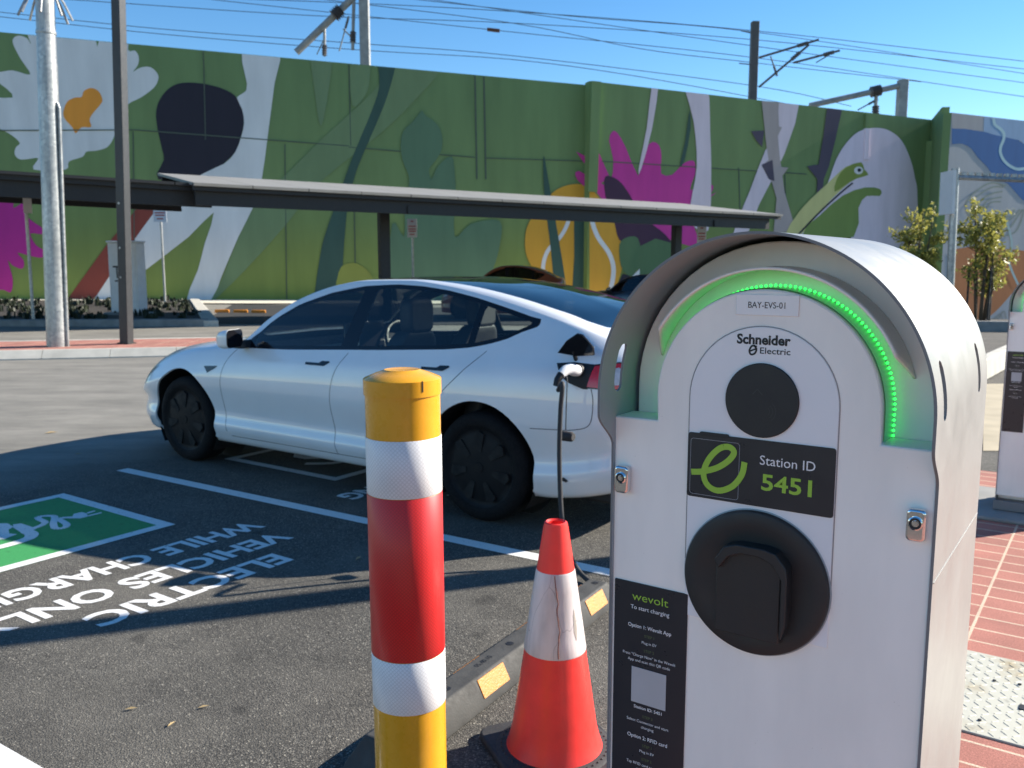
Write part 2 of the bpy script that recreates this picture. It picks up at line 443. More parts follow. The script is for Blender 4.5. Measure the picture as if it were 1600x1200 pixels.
# charging bay symbol and words, twice (this bay and the one under the car)
def bay_sign(dv, lab):
    r = thing("charging_bay_marking", lab, "road marking", kind="structure"); r.location = (0, 0, 0); r.rotation_euler = (0, 0, ROT)
    u0, u1, v0, v1 = 4.545, 5.79, 1.80 + dv, 3.03 + dv
    bm = NB(); b = 0.075
    flat(bm, [(-u0, v0), (-u0, v1), (-u1, v1), (-u1, v0)][::-1], 0.002, Matrix.Identity(4))
    if dv == 0: build("green_panel", bm, M_green_paint, r)
    else: bm.free()
    bm = NB(); I = Matrix.Identity(4)
    for x0, x1, y0, y1 in ((-u1, -u0, v0, v0 + b), (-u1, -u0, v1 - b, v1), (-u1, -u1 + b, v0 + b, v1 - b), (-u0 - b, -u0, v0 + b, v1 - b)):
        flat(bm, [(x0, y0), (x1, y0), (x1, y1), (x0, y1)], 0.0032, I)
    build("white_border", bm, M_white_paint, r)
    # symbol, drawn in pixel survey of the photo, put on the ground
    bm = NB()
    def gp(px):
        out = []
        for x, y in px:
            g = on_ground(x * 0.3, 740 + y * 0.3); out.append((-(g.dot(U)), g.dot(V) + dv))
        return out
    def fill(px, h=0.0036):
        p = gp(px); flat(bm, p, h, I)
    cable = smooth_poly([(160, 292), (215, 272), (235, 255), (205, 240), (200, 228), (250, 222), (285, 228), (278, 262), (290, 288), (335, 285), (348, 268), (322, 250), (305, 238), (345, 232), (385, 232)], 4, closed=False)
    g = gp(cable)
    for k in range(0, len(g) - 1): stroke(bm, g[k:k + 2], 0.040, 0.0032 + .00002 * k, I)
    fill([(370, 236), (385, 212), (425, 203), (452, 210), (458, 226), (420, 236)])
    fill([(452, 205), (494, 194), (497, 199), (457, 212)]); fill([(455, 220), (528, 203), (530, 209), (460, 226)])
    fill([(-260, 330), (-160, 262), (40, 262), (70, 280), (45, 295), (48, 315), (90, 318), (20, 345), (-200, 350)])
    fill([(68, 268), (110, 262), (150, 275), (190, 290), (120, 318), (95, 300), (70, 285)])
    g = gp(smooth_poly([(-260, 400), (-60, 395), (60, 370), (150, 340), (165, 318), (140, 305)], 3, closed=False)); stroke(bm, g, 0.07, 0.0046, I)
    build("car_and_plug_symbol", bm, M_white_paint, r)
    bm = NB()
    for s, uu, vc, w in (("ELECTRIC", 3.64, 2.475 + dv, 1.06), ("VEHICLES ONLY", 3.93, 2.42 + dv, 1.68), ("WHILE CHARGING", 4.23, 2.41 + dv, 1.80)):
        text(bm, s, 0.172, -vc, -uu - .01, 0.002, MT, bold=0.030, width=w)
    build("lettering", bm, M_white_paint, r)
    return r
bay_sign(0.0, "green charging symbol and white words painted on the open bay, partly sunlit")
bay_sign(2.52, "white outlined charging symbol and words mostly hidden beneath the white car")

# pavement of red pavers beside the chargers
sheet("pavement", [(-1.02, -3), (6, -3), (6, 7.3), (-1.02, 7.3)], 0.004, M_paver, "sunlit red brick pavement behind the white chargers")
bm = NB(); box(bm, -0.70, 1.3, 3.10, 3.79, 0.0, 0.010)
pl_ = build("pit_cover", bm, M_checker, loc=(0, 0, 0), rz=ROT, bevel=0.002)
tag(pl_, "pale rust stained chequer plate set in the red pavers", "pit cover")
bm = NB(); box(bm, -0.205, -0.02, 3.36, 3.40, 0.010, 0.014)
build("lifting_slot", bm, M_dark_ink, pl_, bevel=0.001)
# little bits on the pit cover: bolt heads
for x, y in ((-0.30, 3.55), (-0.22, 3.57), (-0.305, 3.2)):
    bm = NB(); prism(bm, disc(x, y, 0.006, 8), 0.010, 0.014, Matrix.Identity(4)); build("bolt", bm, M_dark_ink, pl_)
bm = NB(); Rb = random.Random(2)
for i in range(57):
    for j in range(20):
        x = -0.67 + i * 0.034; y = 3.12 + j * 0.0335
        if y > 3.775 or x > 1.28: continue
        a = math.radians(45 if (i + j) % 2 else -45); d = Vector((math.cos(a), math.sin(a), 0)) * 0.0155; n = Vector((-d.y, d.x, 0)) * 0.20
        c = Vector((x, y, 0.0102)); h_ = Vector((0, 0, .0016))
        lo = [bm.verts.new(q) for q in (c - d, c - d * .5 + n, c + d * .5 + n, c + d, c + d * .5 - n, c - d * .5 - n)]
        k0, k1 = bm.verts.new(c - d * .7 + h_), bm.verts.new(c + d * .7 + h_)
        for f in ((lo[0], lo[1], k0), (lo[1], lo[2], k1, k0), (lo[2], lo[3], k1), (lo[3], lo[4], k1), (lo[4], lo[5], k0, k1), (lo[5], lo[0], k0)): bm.faces.new(f)
build("tread_bar", bm, M_checker, pl_)

# ------------------------------------------------------------------ kerb island, far road, garden bed, path
def strip(name, pts, h, mat, lab, z0=-0.1, kind="structure", cat=None, bevel=0.02):
    bm = NB(); prism(bm, pts, z0, h, Matrix.Identity(4))
    return tag(build(name, bm, mat, bevel=bevel), lab, cat, kind=kind)
A0 = on_ground(-160, 567); A1 = on_ground(240, 558); d_is = (A1 - A0).normalized(); n_is = Vector((-d_is.y, d_is.x, 0))
A1 = A0 + d_is * 9.2
def q2(p): return (p.x, p.y)
kerb_w = 0.16
bm = NB()
kp = [(0, -.1), (0, .02), (.115, .135), (.13, .147), (.16, .15), (.16, -.1)]
for i in range(9):
    a = A0 + d_is * ((A1 - A0).length * i / 9 + .004); b = A0 + d_is * ((A1 - A0).length * (i + 1) / 9 - .004)
    va = [bm.verts.new(a + n_is * t + Vector((0, 0, z))) for t, z in kp]; vb = [bm.verts.new(b + n_is * t + Vector((0, 0, z))) for t, z in kp]
    bm.faces.new(va); bm.faces.new(vb[::-1])
    for k in range(6): bm.faces.new((va[k], vb[k], vb[(k + 1) % 6], va[(k + 1) % 6]))
tag(build("island_kerb", bm, M_conc), "white concrete kerb along the front of the paved island", kind="structure")
bm = NB(); prism(bm, [q2(A0 + n_is * (kerb_w + .004)), q2(A1 + n_is * (kerb_w + .004)), q2(A1 + n_is * 1.95), q2(A0 + n_is * 1.95)], -0.1, 0.145, Matrix.Identity(4))
tag(build("island_paving", bm, M_paver), "red brick paving on the island at the foot of both tall poles", kind="structure")
strip("island_rear_kerb", [q2(A0 + n_is * 1.954), q2(A1 + n_is * 1.954), q2(A1 + n_is * 2.1), q2(A0 + n_is * 2.1)], 0.15, M_conc, "thin concrete kerb along the back of the paved island")
for t in (3.9, 7.0):
    pass
# garden bed
B0 = on_ground(-160, 509); B1 = on_ground(318, 507)
Bb = on_ground(300, 474.5, -0.1); Ba = on_ground(-160, 474, -0.05)
def inset(a, b, c, d): return [q2(a), q2(b), q2(c), q2(d)]
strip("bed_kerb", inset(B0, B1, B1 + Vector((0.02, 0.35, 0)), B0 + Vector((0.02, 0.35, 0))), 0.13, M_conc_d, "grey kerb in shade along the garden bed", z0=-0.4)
strip("bed_end_kerb", inset(B1, B1 + Vector((.35, .1, 0)), Bb + Vector((.3, 0, 0)), Bb + Vector((-.1, 0, 0))), 0.10, M_conc, "curved end kerb of the garden bed by the parking bays", z0=-0.4)
strip("garden_bed", inset(B0 + Vector((0, .354, 0)), B1 + Vector((-.004, .354, 0)), Bb + Vector((-.12, 0, 0)), Ba), 0.06, M_soil, "dark mulched garden bed along the road", z0=-0.5, bevel=0)
def path_strip():
    bm = NB(); prev = None
    for i in range(26):
        X = -24 + i * 1.5
        a = on_wall_base(X)
        p = Vector((a.x + 1.0, a.y - 3.3, 0)); q = Vector((a.x, a.y + .1, 0))
        p.z = gh(p.x, p.y) + 0.05; q.z = gh(q.x, q.y) + 0.05
        cur = (bm.verts.new(p), bm.verts.new(q))
        if prev: bm.faces.new((prev[0], cur[0], cur[1], prev[1]))
        prev = cur
    tag(build("footpath", bm, M_path), "sunlit pale footpath at the foot of the painted wall", kind="structure")

def bays():  # near-black sheet that paints the carport shade onto the far bays
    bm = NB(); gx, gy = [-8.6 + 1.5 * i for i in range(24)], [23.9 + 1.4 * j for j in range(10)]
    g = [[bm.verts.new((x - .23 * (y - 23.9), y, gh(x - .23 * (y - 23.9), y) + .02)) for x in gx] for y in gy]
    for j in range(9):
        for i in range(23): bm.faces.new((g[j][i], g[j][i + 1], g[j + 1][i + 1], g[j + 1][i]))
    tag(build("parking_bay_shade", bm, simple("carport_shade_black", (.020, .021, .023), .9, var=.3, vscale=2)), "dark sheet over the parking bays, its colour standing in for carport shade", kind="structure")
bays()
# ------------------------------------------------------------------ painted wall
TH_A, TH_B, TH_C = math.radians(18.3), math.radians(19.8), math.radians(21.5)
PA = at_depth(0, 469, 37.0); PA.z = 0
nA = Vector((math.sin(TH_A), -math.cos(TH_A), 0))
def on_wall_base(X):
    t = (X - PA.x) / math.cos(TH_A); return Vector((X, PA.y + t * math.sin(TH_A), 0))
jA = on_plane(921, 300, PA, nA); jA.z = 0
nB = Vector((math.sin(TH_B), -math.cos(TH_B), 0)); PB = jA + nA * 0.5
jB = on_plane(1466, 300, PB, nB); jB.z = 0
nC = Vector((math.sin(TH_C), -math.cos(TH_C), 0))
PC = at_depth(1487, 300, jB.y - 3.2); PC.z = 0
path_strip()
def tA(x): return 50 + 0.0902 * x
def tB(x): return 126.5 + 0.1135 * (x - 921)
def tC(x): return 176 + 0.112 * (x - 1487)
WALLS = {'A': (PA, nA, -520, 921, tA), 'B': (PB, nB, 921, 1466, tB), 'C': (PC, nC, 1487, 2300, tC)}
M_green = mat_wall_green()
ZB = -3.2
def wall_mesh(key, thick=0.5):
    P, n, x0, x1, top = WALLS[key]
    bm = NB(); N = 12; fr, bk = [], []
    for i in range(N + 1):
        x = x0 + (x1 - x0) * i / N
        t = on_plane(x, top(x), P, n); b = Vector((t.x, t.y, ZB))
        fr.append((bm.verts.new(b), bm.verts.new(t))); bk.append((bm.verts.new(b - n * thick), bm.verts.new(t - n * thick)))
    for i in range(N):
        bm.faces.new((fr[i][0], fr[i + 1][0], fr[i + 1][1], fr[i][1])); bm.faces.new((bk[i][0], bk[i][1], bk[i + 1][1], bk[i + 1][0]))
        bm.faces.new((fr[i][1], fr[i + 1][1], bk[i + 1][1], bk[i][1])); bm.faces.new((fr[i][0], bk[i][0], bk[i + 1][0], fr[i + 1][0]))
    bm.faces.new((fr[0][0], fr[0][1], bk[0][1], bk[0][0])); bm.faces.new((fr[N][0], bk[N][0], bk[N][1], fr[N][1]))
    return bm
wallA = tag(build("mural_wall", wall_mesh('A'), M_green), "long green painted wall with the white daisy and pale trunk", "wall", "painted wall sections below the railway")
wallB = tag(build("mural_wall", wall_mesh('B'), M_green), "green painted wall section with the bird head and magenta flower", "wall", "painted wall sections below the railway")
M_grey_wall = mural_mat((0.40, 0.41, 0.42), "mural_grey")
wallC = tag(build("mural_wall", wall_mesh('C'), M_grey_wall), "grey and blue painted wall section with orange patch behind the young tree", "wall", "painted wall sections below the railway")
# return between B and C, with a column and a beam
bm = NB()
e = on_plane(1466, tB(1466), PB, nB); c = on_plane(1487, tC(1487), PC, nC)
d_r = Vector((c.x - e.x, c.y - e.y, 0)).normalized(); n_r = Vector((d_r.y, -d_r.x, 0))
k1 = Vector((c.x, c.y, 0)) - d_r * 0.5
vs = [Vector((e.x, e.y, ZB)), Vector((c.x, c.y, ZB)), c, Vector((k1.x, k1.y, c.z - 0.05)), Vector((k1.x, k1.y, e.z + 0.3)), e]
f_ = [bm.verts.new(p) for p in vs]; b_ = [bm.verts.new(p - n_r * -0.4) for p in vs]
bm.faces.new(f_); bm.faces.new(b_[::-1])
for i in range(6): bm.faces.new((f_[i], f_[(i + 1) % 6], b_[(i + 1) % 6], b_[i]))
ret = tag(build("wall_return", bm, M_green), "dark green return wall at the corner beside the grey and blue wall", "wall")
bm = NB()
cA = on_plane(1447, 221, PB, nB); cB = on_plane(1459, 221, PB, nB)
dB = Vector((math.cos(TH_B), math.sin(TH_B), 0))
p0 = Vector((cA.x, cA.y, 0)); w_ = (cB - cA).length
for (s0, s1, d0, d1, z0, z1) in ((0, w_, 0.0, 0.9, ZB, cA.z), (w_, w_ + 1.0, 0.0, 0.8, cA.z - 1.15, cA.z - 0.35)):
    Mx = Matrix.Translation(p0) @ Matrix.Rotation(TH_B, 4, 'Z')
    box(bm, s0, s1, -d1, -d0 - 0.0, z0, z1, Mx)
tag(build("wall_column", bm, M_green, bevel=0.02), "green column with short beam in the wall corner", "column")

# mural painting
def alb(r, g, b, k=0.70):
    w = (lin(128), lin(148), lin(165)); c = (lin(r), lin(g), lin(b))
    return tuple(round(min(0.85, k * a / q), 4) for a, q in zip(c, w))
LAY = {'A': 0, 'B': 0, 'C': 0}
MUR = {'A': {}, 'B': {}, 'C': {}}
def clipx(poly, x0, x1):
    def cut(p, inside, inter):
        out = []
        for i in range(len(p)):
            a, b = p[i - 1], p[i]
            if inside(b):
                if not inside(a): out.append(inter(a, b))
                out.append(b)
            elif inside(a): out.append(inter(a, b))
        return out
    def ix(X): return lambda a, b: (X, a[1] + (b[1] - a[1]) * (X - a[0]) / (b[0] - a[0]))
    p = cut(poly, lambda q: q[0] >= x0, ix(x0))
    return cut(p, lambda q: q[0] <= x1, ix(x1)) if p else p
def cliptop(poly, top):
    out = []
    f = lambda q: q[1] - (top(q[0]) + 0.6)
    for i in range(len(poly)):
        a, b = poly[i - 1], poly[i]; fa, fb = f(a), f(b)
        if (fa >= 0) != (fb >= 0):
            t = fa / (fa - fb); out.append((a[0] + (b[0] - a[0]) * t, a[1] + (b[1] - a[1]) * t))
        if fb >= 0: out.append(b)
    return out
def paint(px, col, walls='AB', curve=True, n=4):
    poly = smooth_poly(px, n) if curve else px
    for w in walls:
        P, nn, x0, x1, top = WALLS[w]
        q = clipx(poly, x0, x1)
        if len(q) >= 3: q = cliptop(q, top)
        if len(q) < 3: continue
        LAY[w] += 1
        bmm = MUR[w].setdefault(col, NB())
        h = 0.004 + 0.003 * LAY[w]
        vs = []
        for x, y in q:
            p = on_plane(x, y, P, nn) + nn * h
            if vs and (vs[-1].co - p).length < 1e-4: continue
            vs.append(bmm.verts.new(p))
        if len(vs) >= 3: bmm.faces.new(vs)
def line(px, w, col, walls='AB', n=6):
    pts = smooth_poly(px, n, closed=False)
    L, Rr = ribbon(pts, w)
    paint([tuple(p) for p in L] + [tuple(p) for p in Rr[::-1]], col, walls, curve=False)
def z1(pts): return [(x / 2, y / 2) for x, y in pts]
def z2(pts): return [(800 + x / 2, y / 2) for x, y in pts]
WHT = (0.70, 0.71, 0.70); DKG = alb(62, 92, 64); VDK = alb(31, 57, 57); BLK = (0.020, 0.019, 0.032); ORG = alb(150, 105, 45); MAG = alb(118, 40, 112)
GRY = alb(100, 108, 118); GR2 = alb(44, 48, 66)
# daisy
paint(z1([(-60, 228), (0, 225), (40, 220), (95, 233), (65, 185), (42, 140), (42, 120), (60, 111), (85, 120), (97, 136), (92, 80), (250, 60), (395, 80), (400, 155), (422, 158), (434, 180), (430, 205), (416, 224), (440, 211), (470, 210), (492, 230), (494, 250), (480, 275), (440, 305), (398, 328), (370, 380), (355, 430), (335, 460), (300, 471), (270, 474), (258, 490), (215, 505), (205, 530), (105, 530), (120, 495), (90, 497), (62, 498), (46, 482), (50, 460), (62, 447), (40, 425), (0, 403), (-60, 385), (-60, 308), (40, 305), (0, 262), (-60, 235)]), WHT, n=3)
paint(z1([(195, 88), (210, 90), (203, 112)]), DKG, curve=False); paint(z1([(293, 98), (317, 100), (304, 146)]), DKG, curve=False)
paint(z1([(237, 417), (226, 398), (203, 372), (198, 350), (210, 318), (235, 305), (255, 303), (262, 285), (285, 275), (308, 285), (320, 310), (315, 325), (290, 355), (280, 375), (285, 397), (255, 398)]), alb(152, 104, 42), n=3)
# pink flower low at the left
paint(z1([(-60, 600), (20, 603), (45, 620), (42, 650), (75, 632), (98, 640), (80, 668), (100, 690), (135, 715), (130, 732), (95, 730), (112, 765), (140, 785), (132, 805), (95, 800), (55, 790), (75, 815), (70, 840), (40, 830), (25, 815), (40, 870), (35, 912), (10, 905), (-60, 880)]), (0.50, 0.028, 0.26), n=3)
# black seed head, red-brown stem
paint(z1([(495, 560), (512, 500), (505, 460), (492, 400), (488, 350), (500, 310), (530, 275), (570, 259), (630, 261), (690, 275), (735, 300), (757, 345), (762, 385), (752, 430), (735, 475), (700, 510), (640, 560)]), BLK, n=3)
# pale trunk
paint(z1([(755, 130), (875, 140), (858, 260), (836, 430), (818, 560), (795, 640), (745, 740), (690, 870), (655, 950), (580, 950), (618, 845), (640, 760), (668, 664), (590, 740), (450, 848), (330, 950), (200, 960), (300, 850), (480, 640), (640, 540), (700, 512), (735, 476), (753, 430), (763, 385), (756, 340), (740, 305), (762, 290), (772, 262)]), WHT, n=2)
paint(z1([(470, 600), (530, 600), (455, 700), (390, 790), (285, 950), (200, 950), (330, 770)]), (0.24, 0.052, 0.036), n=1)
# olive leaf bands
paint(z1([(1240, 195), (1378, 205), (1290, 320), (1180, 425), (1000, 570), (900, 695), (770, 840), (660, 945), (690, 880), (745, 745), (790, 655), (830, 600), (900, 540), (1000, 440), (1110, 340), (1180, 270)]), alb(65, 92, 72), n=3)
paint(z1([(972, 150), (1035, 160), (1027, 280), (1003, 396), (985, 300)]), alb(65, 92, 74), n=3)
paint(z1([(1098, 170), (1150, 175), (1155, 250), (1140, 300), (1100, 330)]), alb(66, 94, 74), n=3)
paint(z1([(1183, 180), (1236, 185), (1210, 300), (1170, 400), (1115, 530), (1087, 640), (1075, 760), (1055, 960), (985, 960), (1000, 800), (1020, 720), (1045, 650), (1080, 550), (1110, 470), (1160, 350), (1185, 270)]), VDK, n=3)
paint(z1([(1055, 960), (1058, 850), (1090, 822), (1130, 830), (1165, 870), (1185, 960)]), alb(82, 100, 52), n=3)
# bud with leaf
paint(z1([(1318, 346), (1330, 362), (1362, 385), (1380, 420), (1380, 465), (1362, 500), (1340, 530), (1348, 560), (1368, 520), (1410, 488), (1420, 540), (1423, 600), (1420, 740), (1470, 700), (1560, 690), (1562, 760), (1540, 840), (1500, 900), (1480, 960), (1230, 960), (1225, 700), (1262, 740), (1264, 640), (1277, 580), (1275, 545), (1257, 500), (1252, 450), (1260, 410), (1290, 380), (1304, 362)]), alb(52, 82, 70), n=3)
# orange fruit
paint(z2([(40, 750), (50, 700), (90, 640), (140, 592), (200, 575), (245, 590), (290, 640), (330, 700), (346, 760), (345, 830), (325, 895), (290, 945), (250, 990), (110, 990), (72, 860), (45, 800)]), (0.64, 0.33, 0.035), n=4)
line(z2([(182, 660), (172, 700), (150, 740), (110, 785), (96, 840), (110, 900)]), 6, WHT); line(z2([(245, 640), (250, 690), (268, 740), (305, 795), (317, 850), (300, 925), (260, 980)]), 7, WHT)
paint(z2([(98, 486), (112, 560), (135, 690), (163, 860), (172, 960), (140, 960), (120, 780), (104, 650), (97, 560)]), VDK, n=3)
paint(z2([(195, 640), (225, 640), (233, 800), (238, 980), (188, 980), (193, 800)]), VDK, n=2)
# magenta flower
paint(z2([(200, 475), (243, 495), (237, 430), (260, 470), (282, 518), (308, 566), (316, 500), (303, 440), (312, 412), (328, 414), (355, 460), (394, 550), (405, 490), (420, 460), (440, 443), (460, 455), (467, 490), (466, 543), (500, 546), (530, 515), (555, 502), (571, 507), (572, 545), (556, 594), (605, 578), (629, 580), (620, 605), (590, 632), (560, 680), (580, 740), (560, 770), (460, 735), (430, 700), (300, 640), (262, 598), (215, 575), (196, 548), (206, 535), (250, 562), (288, 592), (300, 575), (265, 540), (230, 512)]), MAG, n=2)
for sp in ([(199, 474), (262, 505), (296, 560), (270, 578)], [(236, 428), (268, 470), (306, 556), (280, 566)], [(195, 545), (207, 534), (300, 585), (290, 610), (220, 580)], [(604, 628), (640, 600), (560, 640)]): paint(z2(sp), MAG, curve=False)
paint(z2([(290, 552), (330, 562), (360, 598), (385, 640), (425, 690), (480, 735), (500, 775), (440, 790), (380, 770), (335, 750), (318, 690), (292, 615)]), alb(36, 26, 48), n=3)
paint(z2([(335, 765), (358, 742), (392, 744), (402, 800), (385, 850), (365, 862), (340, 832)]), alb(46, 76, 58), n=3)
paint(z2([(398, 770), (500, 760), (520, 960), (440, 960), (425, 850), (410, 900), (395, 880)]), alb(46, 76, 58), n=2)
paint(z2([(345, 855), (368, 862), (330, 960), (295, 960)]), BLK, curve=False)
paint(z2([(372, 865), (398, 840), (398, 890), (372, 950), (350, 950), (352, 905)]), WHT, curve=False)
# right-hand stems
paint(z2([(438, 250), (458, 250), (437, 400), (402, 530), (394, 530), (420, 400)]), alb(128, 138, 160), n=2)
paint(z2([(538, 255), (607, 265), (618, 420), (621, 560), (612, 720), (560, 700), (556, 640), (576, 520), (566, 380)]), alb(128, 138, 160), n=3)
paint(z2([(553, 345), (557, 400), (537, 505), (523, 515), (540, 440)]), VDK, n=2)
paint(z2([(832, 300), (898, 310), (850, 480), (770, 640), (730, 740), (690, 730), (740, 600), (790, 470), (832, 400)]), alb(128, 138, 160), n=2)
paint(z2([(776, 290), (830, 296), (831, 395), (842, 398), (829, 425), (836, 500), (840, 522), (862, 524), (843, 550), (850, 600), (885, 720), (815, 730), (825, 620), (810, 570), (778, 520), (800, 500), (793, 455)]), GRY, curve=False)
paint(z2([(745, 410), (786, 408), (780, 460), (762, 440)]), GR2, curve=False); paint(z2([(778, 515), (812, 500), (818, 566), (800, 560)]), GR2, curve=False)
paint(z2([(985, 320), (1033, 325), (1010, 430), (988, 520), (972, 560), (962, 660), (965, 760), (910, 760), (948, 640), (952, 560), (920, 520), (956, 514), (970, 430)]), GR2, curve=False)
# white bird body, head, beaks
paint(z2([(1010, 500), (1040, 450), (1080, 412), (1130, 400), (1175, 408), (1215, 440), (1243, 500), (1257, 560), (1265, 640), (1268, 1100), (1040, 1100), (1055, 760), (1072, 660), (1100, 612), (1146, 612), (1148, 592), (1110, 588), (1060, 620), (1000, 650), (960, 720), (900, 740), (950, 640), (985, 570)]), alb(130, 142, 168), n=3)
paint(z2([(850, 735), (900, 655), (960, 595), (1010, 548), (1040, 522), (1088, 508), (1098, 530), (1110, 546), (1070, 560), (1030, 590), (960, 660), (900, 735)]), (0.60, 0.57, 0.24), n=2)
paint(z2([(1012, 560), (1040, 524), (1088, 507), (1098, 530), (1111, 547), (1075, 558), (1040, 578), (1005, 600)]), alb(76, 100, 52), n=2)
paint(z2([(905, 735), (960, 672), (1030, 612), (1100, 586), (1148, 592), (1146, 613), (1105, 613), (1080, 650), (1065, 740)]), alb(70, 98, 58), n=2)
line(z2([(890, 735), (960, 662), (1030, 598), (1062, 572)]), 2.6, BLK)
paint([(1340 + 7 * math.cos(t * .5236), 266.5 + 6 * math.sin(t * .5236)) for t in range(12)], WHT); paint([(1341 + 3 * math.cos(t * .785), 266 + 3 * math.sin(t * .785)) for t in range(8)], BLK)
# grey and blue section
def z5(pts): return [(1400 + x / 8, 160 + y / 8) for x, y in pts]
paint(z5([(640, 100), (1105, 150), (1105, 180), (1095, 365), (640, 325)]), (0.34, 0.34, 0.35), 'C', curve=False)
paint(z5([(1105, 60), (2600, 260), (2600, 900), (1600, 520), (1545, 475), (1200, 400), (1093, 366)]), (0.25, 0.38, 0.55), 'C', curve=False)
paint(z5([(640, 325), (1090, 365), (1200, 400), (1545, 475), (1600, 520), (2600, 900), (2600, 1500), (1700, 1260), (1540, 1180), (1400, 1020), (1230, 930), (1130, 800), (1020, 690), (940, 580), (860, 530), (790, 515), (640, 510)]), (0.035, 0.13, 0.33), 'C', n=2)
line(z5([(1215, 150), (1230, 270), (1300, 330), (1345, 390), (1340, 470), (1305, 560), (1305, 640), (1350, 730), (1430, 800), (1520, 835), (1640, 820)]), 4.5, (0.38, 0.56, 0.60), 'C')
paint([(1470, 393), (1640, 398), (1640, 420), (1592, 448), (1562, 480), (1540, 498), (1505, 512), (1470, 515)], (0.46, 0.17, 0.06), 'C', n=3)
for k in range(5):
    s = 1 + k * 0.42
    line([(1558 + 17 * s * math.cos(t) * (1 + 0.12 * math.sin(3 * t + k)), 327 + 14 * s * math.sin(t) * (1 + 0.15 * math.cos(2 * t + k))) for t in [i * 0.5 for i in range(11)]], 2.6, (0.27, 0.31, 0.27), 'C', n=3)
line([(1572, 345), (1580, 380), (1576, 410), (1590, 445)], 3.5, (0.38, 0.50, 0.48), 'C')
for k in range(3): line([(1540 + 9 * k, 506 - 3 * k), (1556 + 6 * k, 496 - 5 * k), (1562 + 5 * k, 510)], 1.6, (0.27, 0.30, 0.27), 'C')
for w, root in (('A', wallA), ('B', wallB), ('C', wallC)):
    for col, b in MUR[w].items():
        build("mural_shape", b, mural_mat(col), root, recalc=False)
# panel joints (real raised cover strips) and copings
M_joint = simple("painted_joint_strip", (0.085, 0.115, 0.085), 0.8)
M_joint2 = simple("pale_joint_strip", (0.18, 0.26, 0.12), 0.8)
def joint(bm, a, b, key, w=0.04, d=0.03):
    P, n, *_ = WALLS[key]
    p = on_plane(*a, P, n); q = on_plane(*b, P, n); t = (q - p).normalized(); s = t.cross(n).normalized()
    vs = []
    for e in (p, q):
        for sx, dd in ((-w / 2, 0.0), (w / 2, 0.0), (w / 2, d), (-w / 2, d)): vs.append(bm.verts.new(e + s * sx + n * dd))
    for f in ((3, 2, 6, 7), (0, 3, 7, 4), (1, 5, 6, 2), (0, 4, 5, 1), (0, 1, 2, 3), (4, 7, 6, 5)): bm.faces.new([vs[i] for i in f])
bm = NB()
for x in (318, 545, 742, 756): joint(bm, (x, tA(x) + 1), (x + 3, 204 + .045 * x if x < 700 else 280), 'A', 0.04 if x < 700 else 0.07)
for x, y0, y1 in ((208, 205, 470), (445, 225, 470), (652, 240, 330), (553, 300, 470)): joint(bm, (x, y0), (x + 3, y1), 'A', 0.04)
for a, b in (((0, 204), (210, 203)), ((210, 203), (545, 228)), ((545, 230), (742, 246)), ((757, 247), (919, 252))): joint(bm, a, b, 'A', 0.045)
build("joint_strip", bm, M_joint, wallA)
bm = NB()
for a, b in (((940, 252), (1260, 272)), ((1226, 272), (1228, 330)), ((1154, 262), (1156, 330))): joint(bm, a, b, 'B', 0.05)
build("joint_strip", bm, M_joint, wallB)
bm = NB()
joint(bm, (930, 128), (924, 300), 'B', 0.5, 0.18); build("pilaster", bm, M_green, wallB)
bm = NB(); joint(bm, (1354, 178), (1353, 201), 'B', 0.3, 0.14); build("pilaster", bm, M_green, wallB)
bm = NB(); joint(bm, (1353, 201), (1351, 250), 'B', 0.3, 0.14); build("pilaster", bm, mural_mat(alb(130, 142, 168)), wallB)

# ------------------------------------------------------------------ rail masts and wires beyond the wall
RZ = 66.0
def P(x, y, z=RZ): return at_depth(x, y, z)
M_mast = simple("weathered_mast_steel", (0.30, 0.31, 0.31), 0.6, metal=0.2, var=0.3, vscale=2)
M_mast_d = simple("rusty_mast_steel", (0.10, 0.095, 0.10), 0.7, var=0.3, vscale=2)
M_wire = simple("dark_wire", (0.035, 0.04, 0.05), 0.6)
def mast(name, lab, x0, yt, wpx, mat, braces, grp="rail masts above the wall"):
    t = P(x0, yt); b = Vector((t.x, t.y, 5.0))
    r = thing(name, lab, "rail mast", b, 0, grp)
    w = wpx / F * RZ
    bm = NB(); box(bm, -w / 2, w / 2, -w / 2, w / 2, 0, t.z - b.z); build("post", bm, mat, r, bevel=0.02)
    bm = NB()
    for p, q, rr in braces: tube(bm, [P(*p) - b, P(*q) - b], rr, 8)
    build("cantilever", bm, mat, r)
    for p, q, rr in braces[:4]:
        bm = NB(); m_ = (P(*p) * 0.35 + P(*q) * 0.65) - b; d_ = (P(*q) - P(*p)).normalized(); pp, rs = [], []
        for k in range(10): pp.append(m_ + d_ * (k * 0.08)); rs.append(rr * (2.1 if k % 2 else 1.3))
        tube(bm, pp, rs, 8); build("insulator", bm, M_mast_d, r)
mast("rail_mast", "pale rail mast with latticed boom, left of the others above the wall", 568, -40, 14, M_mast,
     [((463, 82), (553, -5), 0.26), ((553, -5), (551, 78), 0.12), ((507, 36), (507, 88), 0.10), ((530, 80), (545, 25), 0.05), ((536, 45), (551, 60), 0.05), ((495, 85), (507, 60), 0.04), ((553, -5), (568, -16), 0.26)])
mast("rail_mast", "dark rail mast with two slanting arms standing above the bird mural", 1180, 34, 11, M_mast_d,
     [((1186, 90), (1279, 62), 0.08), ((1186, 136), (1264, 70), 0.08), ((1240, 98), (1312, 79), 0.08), ((1204, 88), (1212, 112), 0.05), ((1158, 48), (1176, 52), 0.04), ((1155, 99), (1175, 101), 0.04), ((1275, 98), (1300, 83), 0.04)])
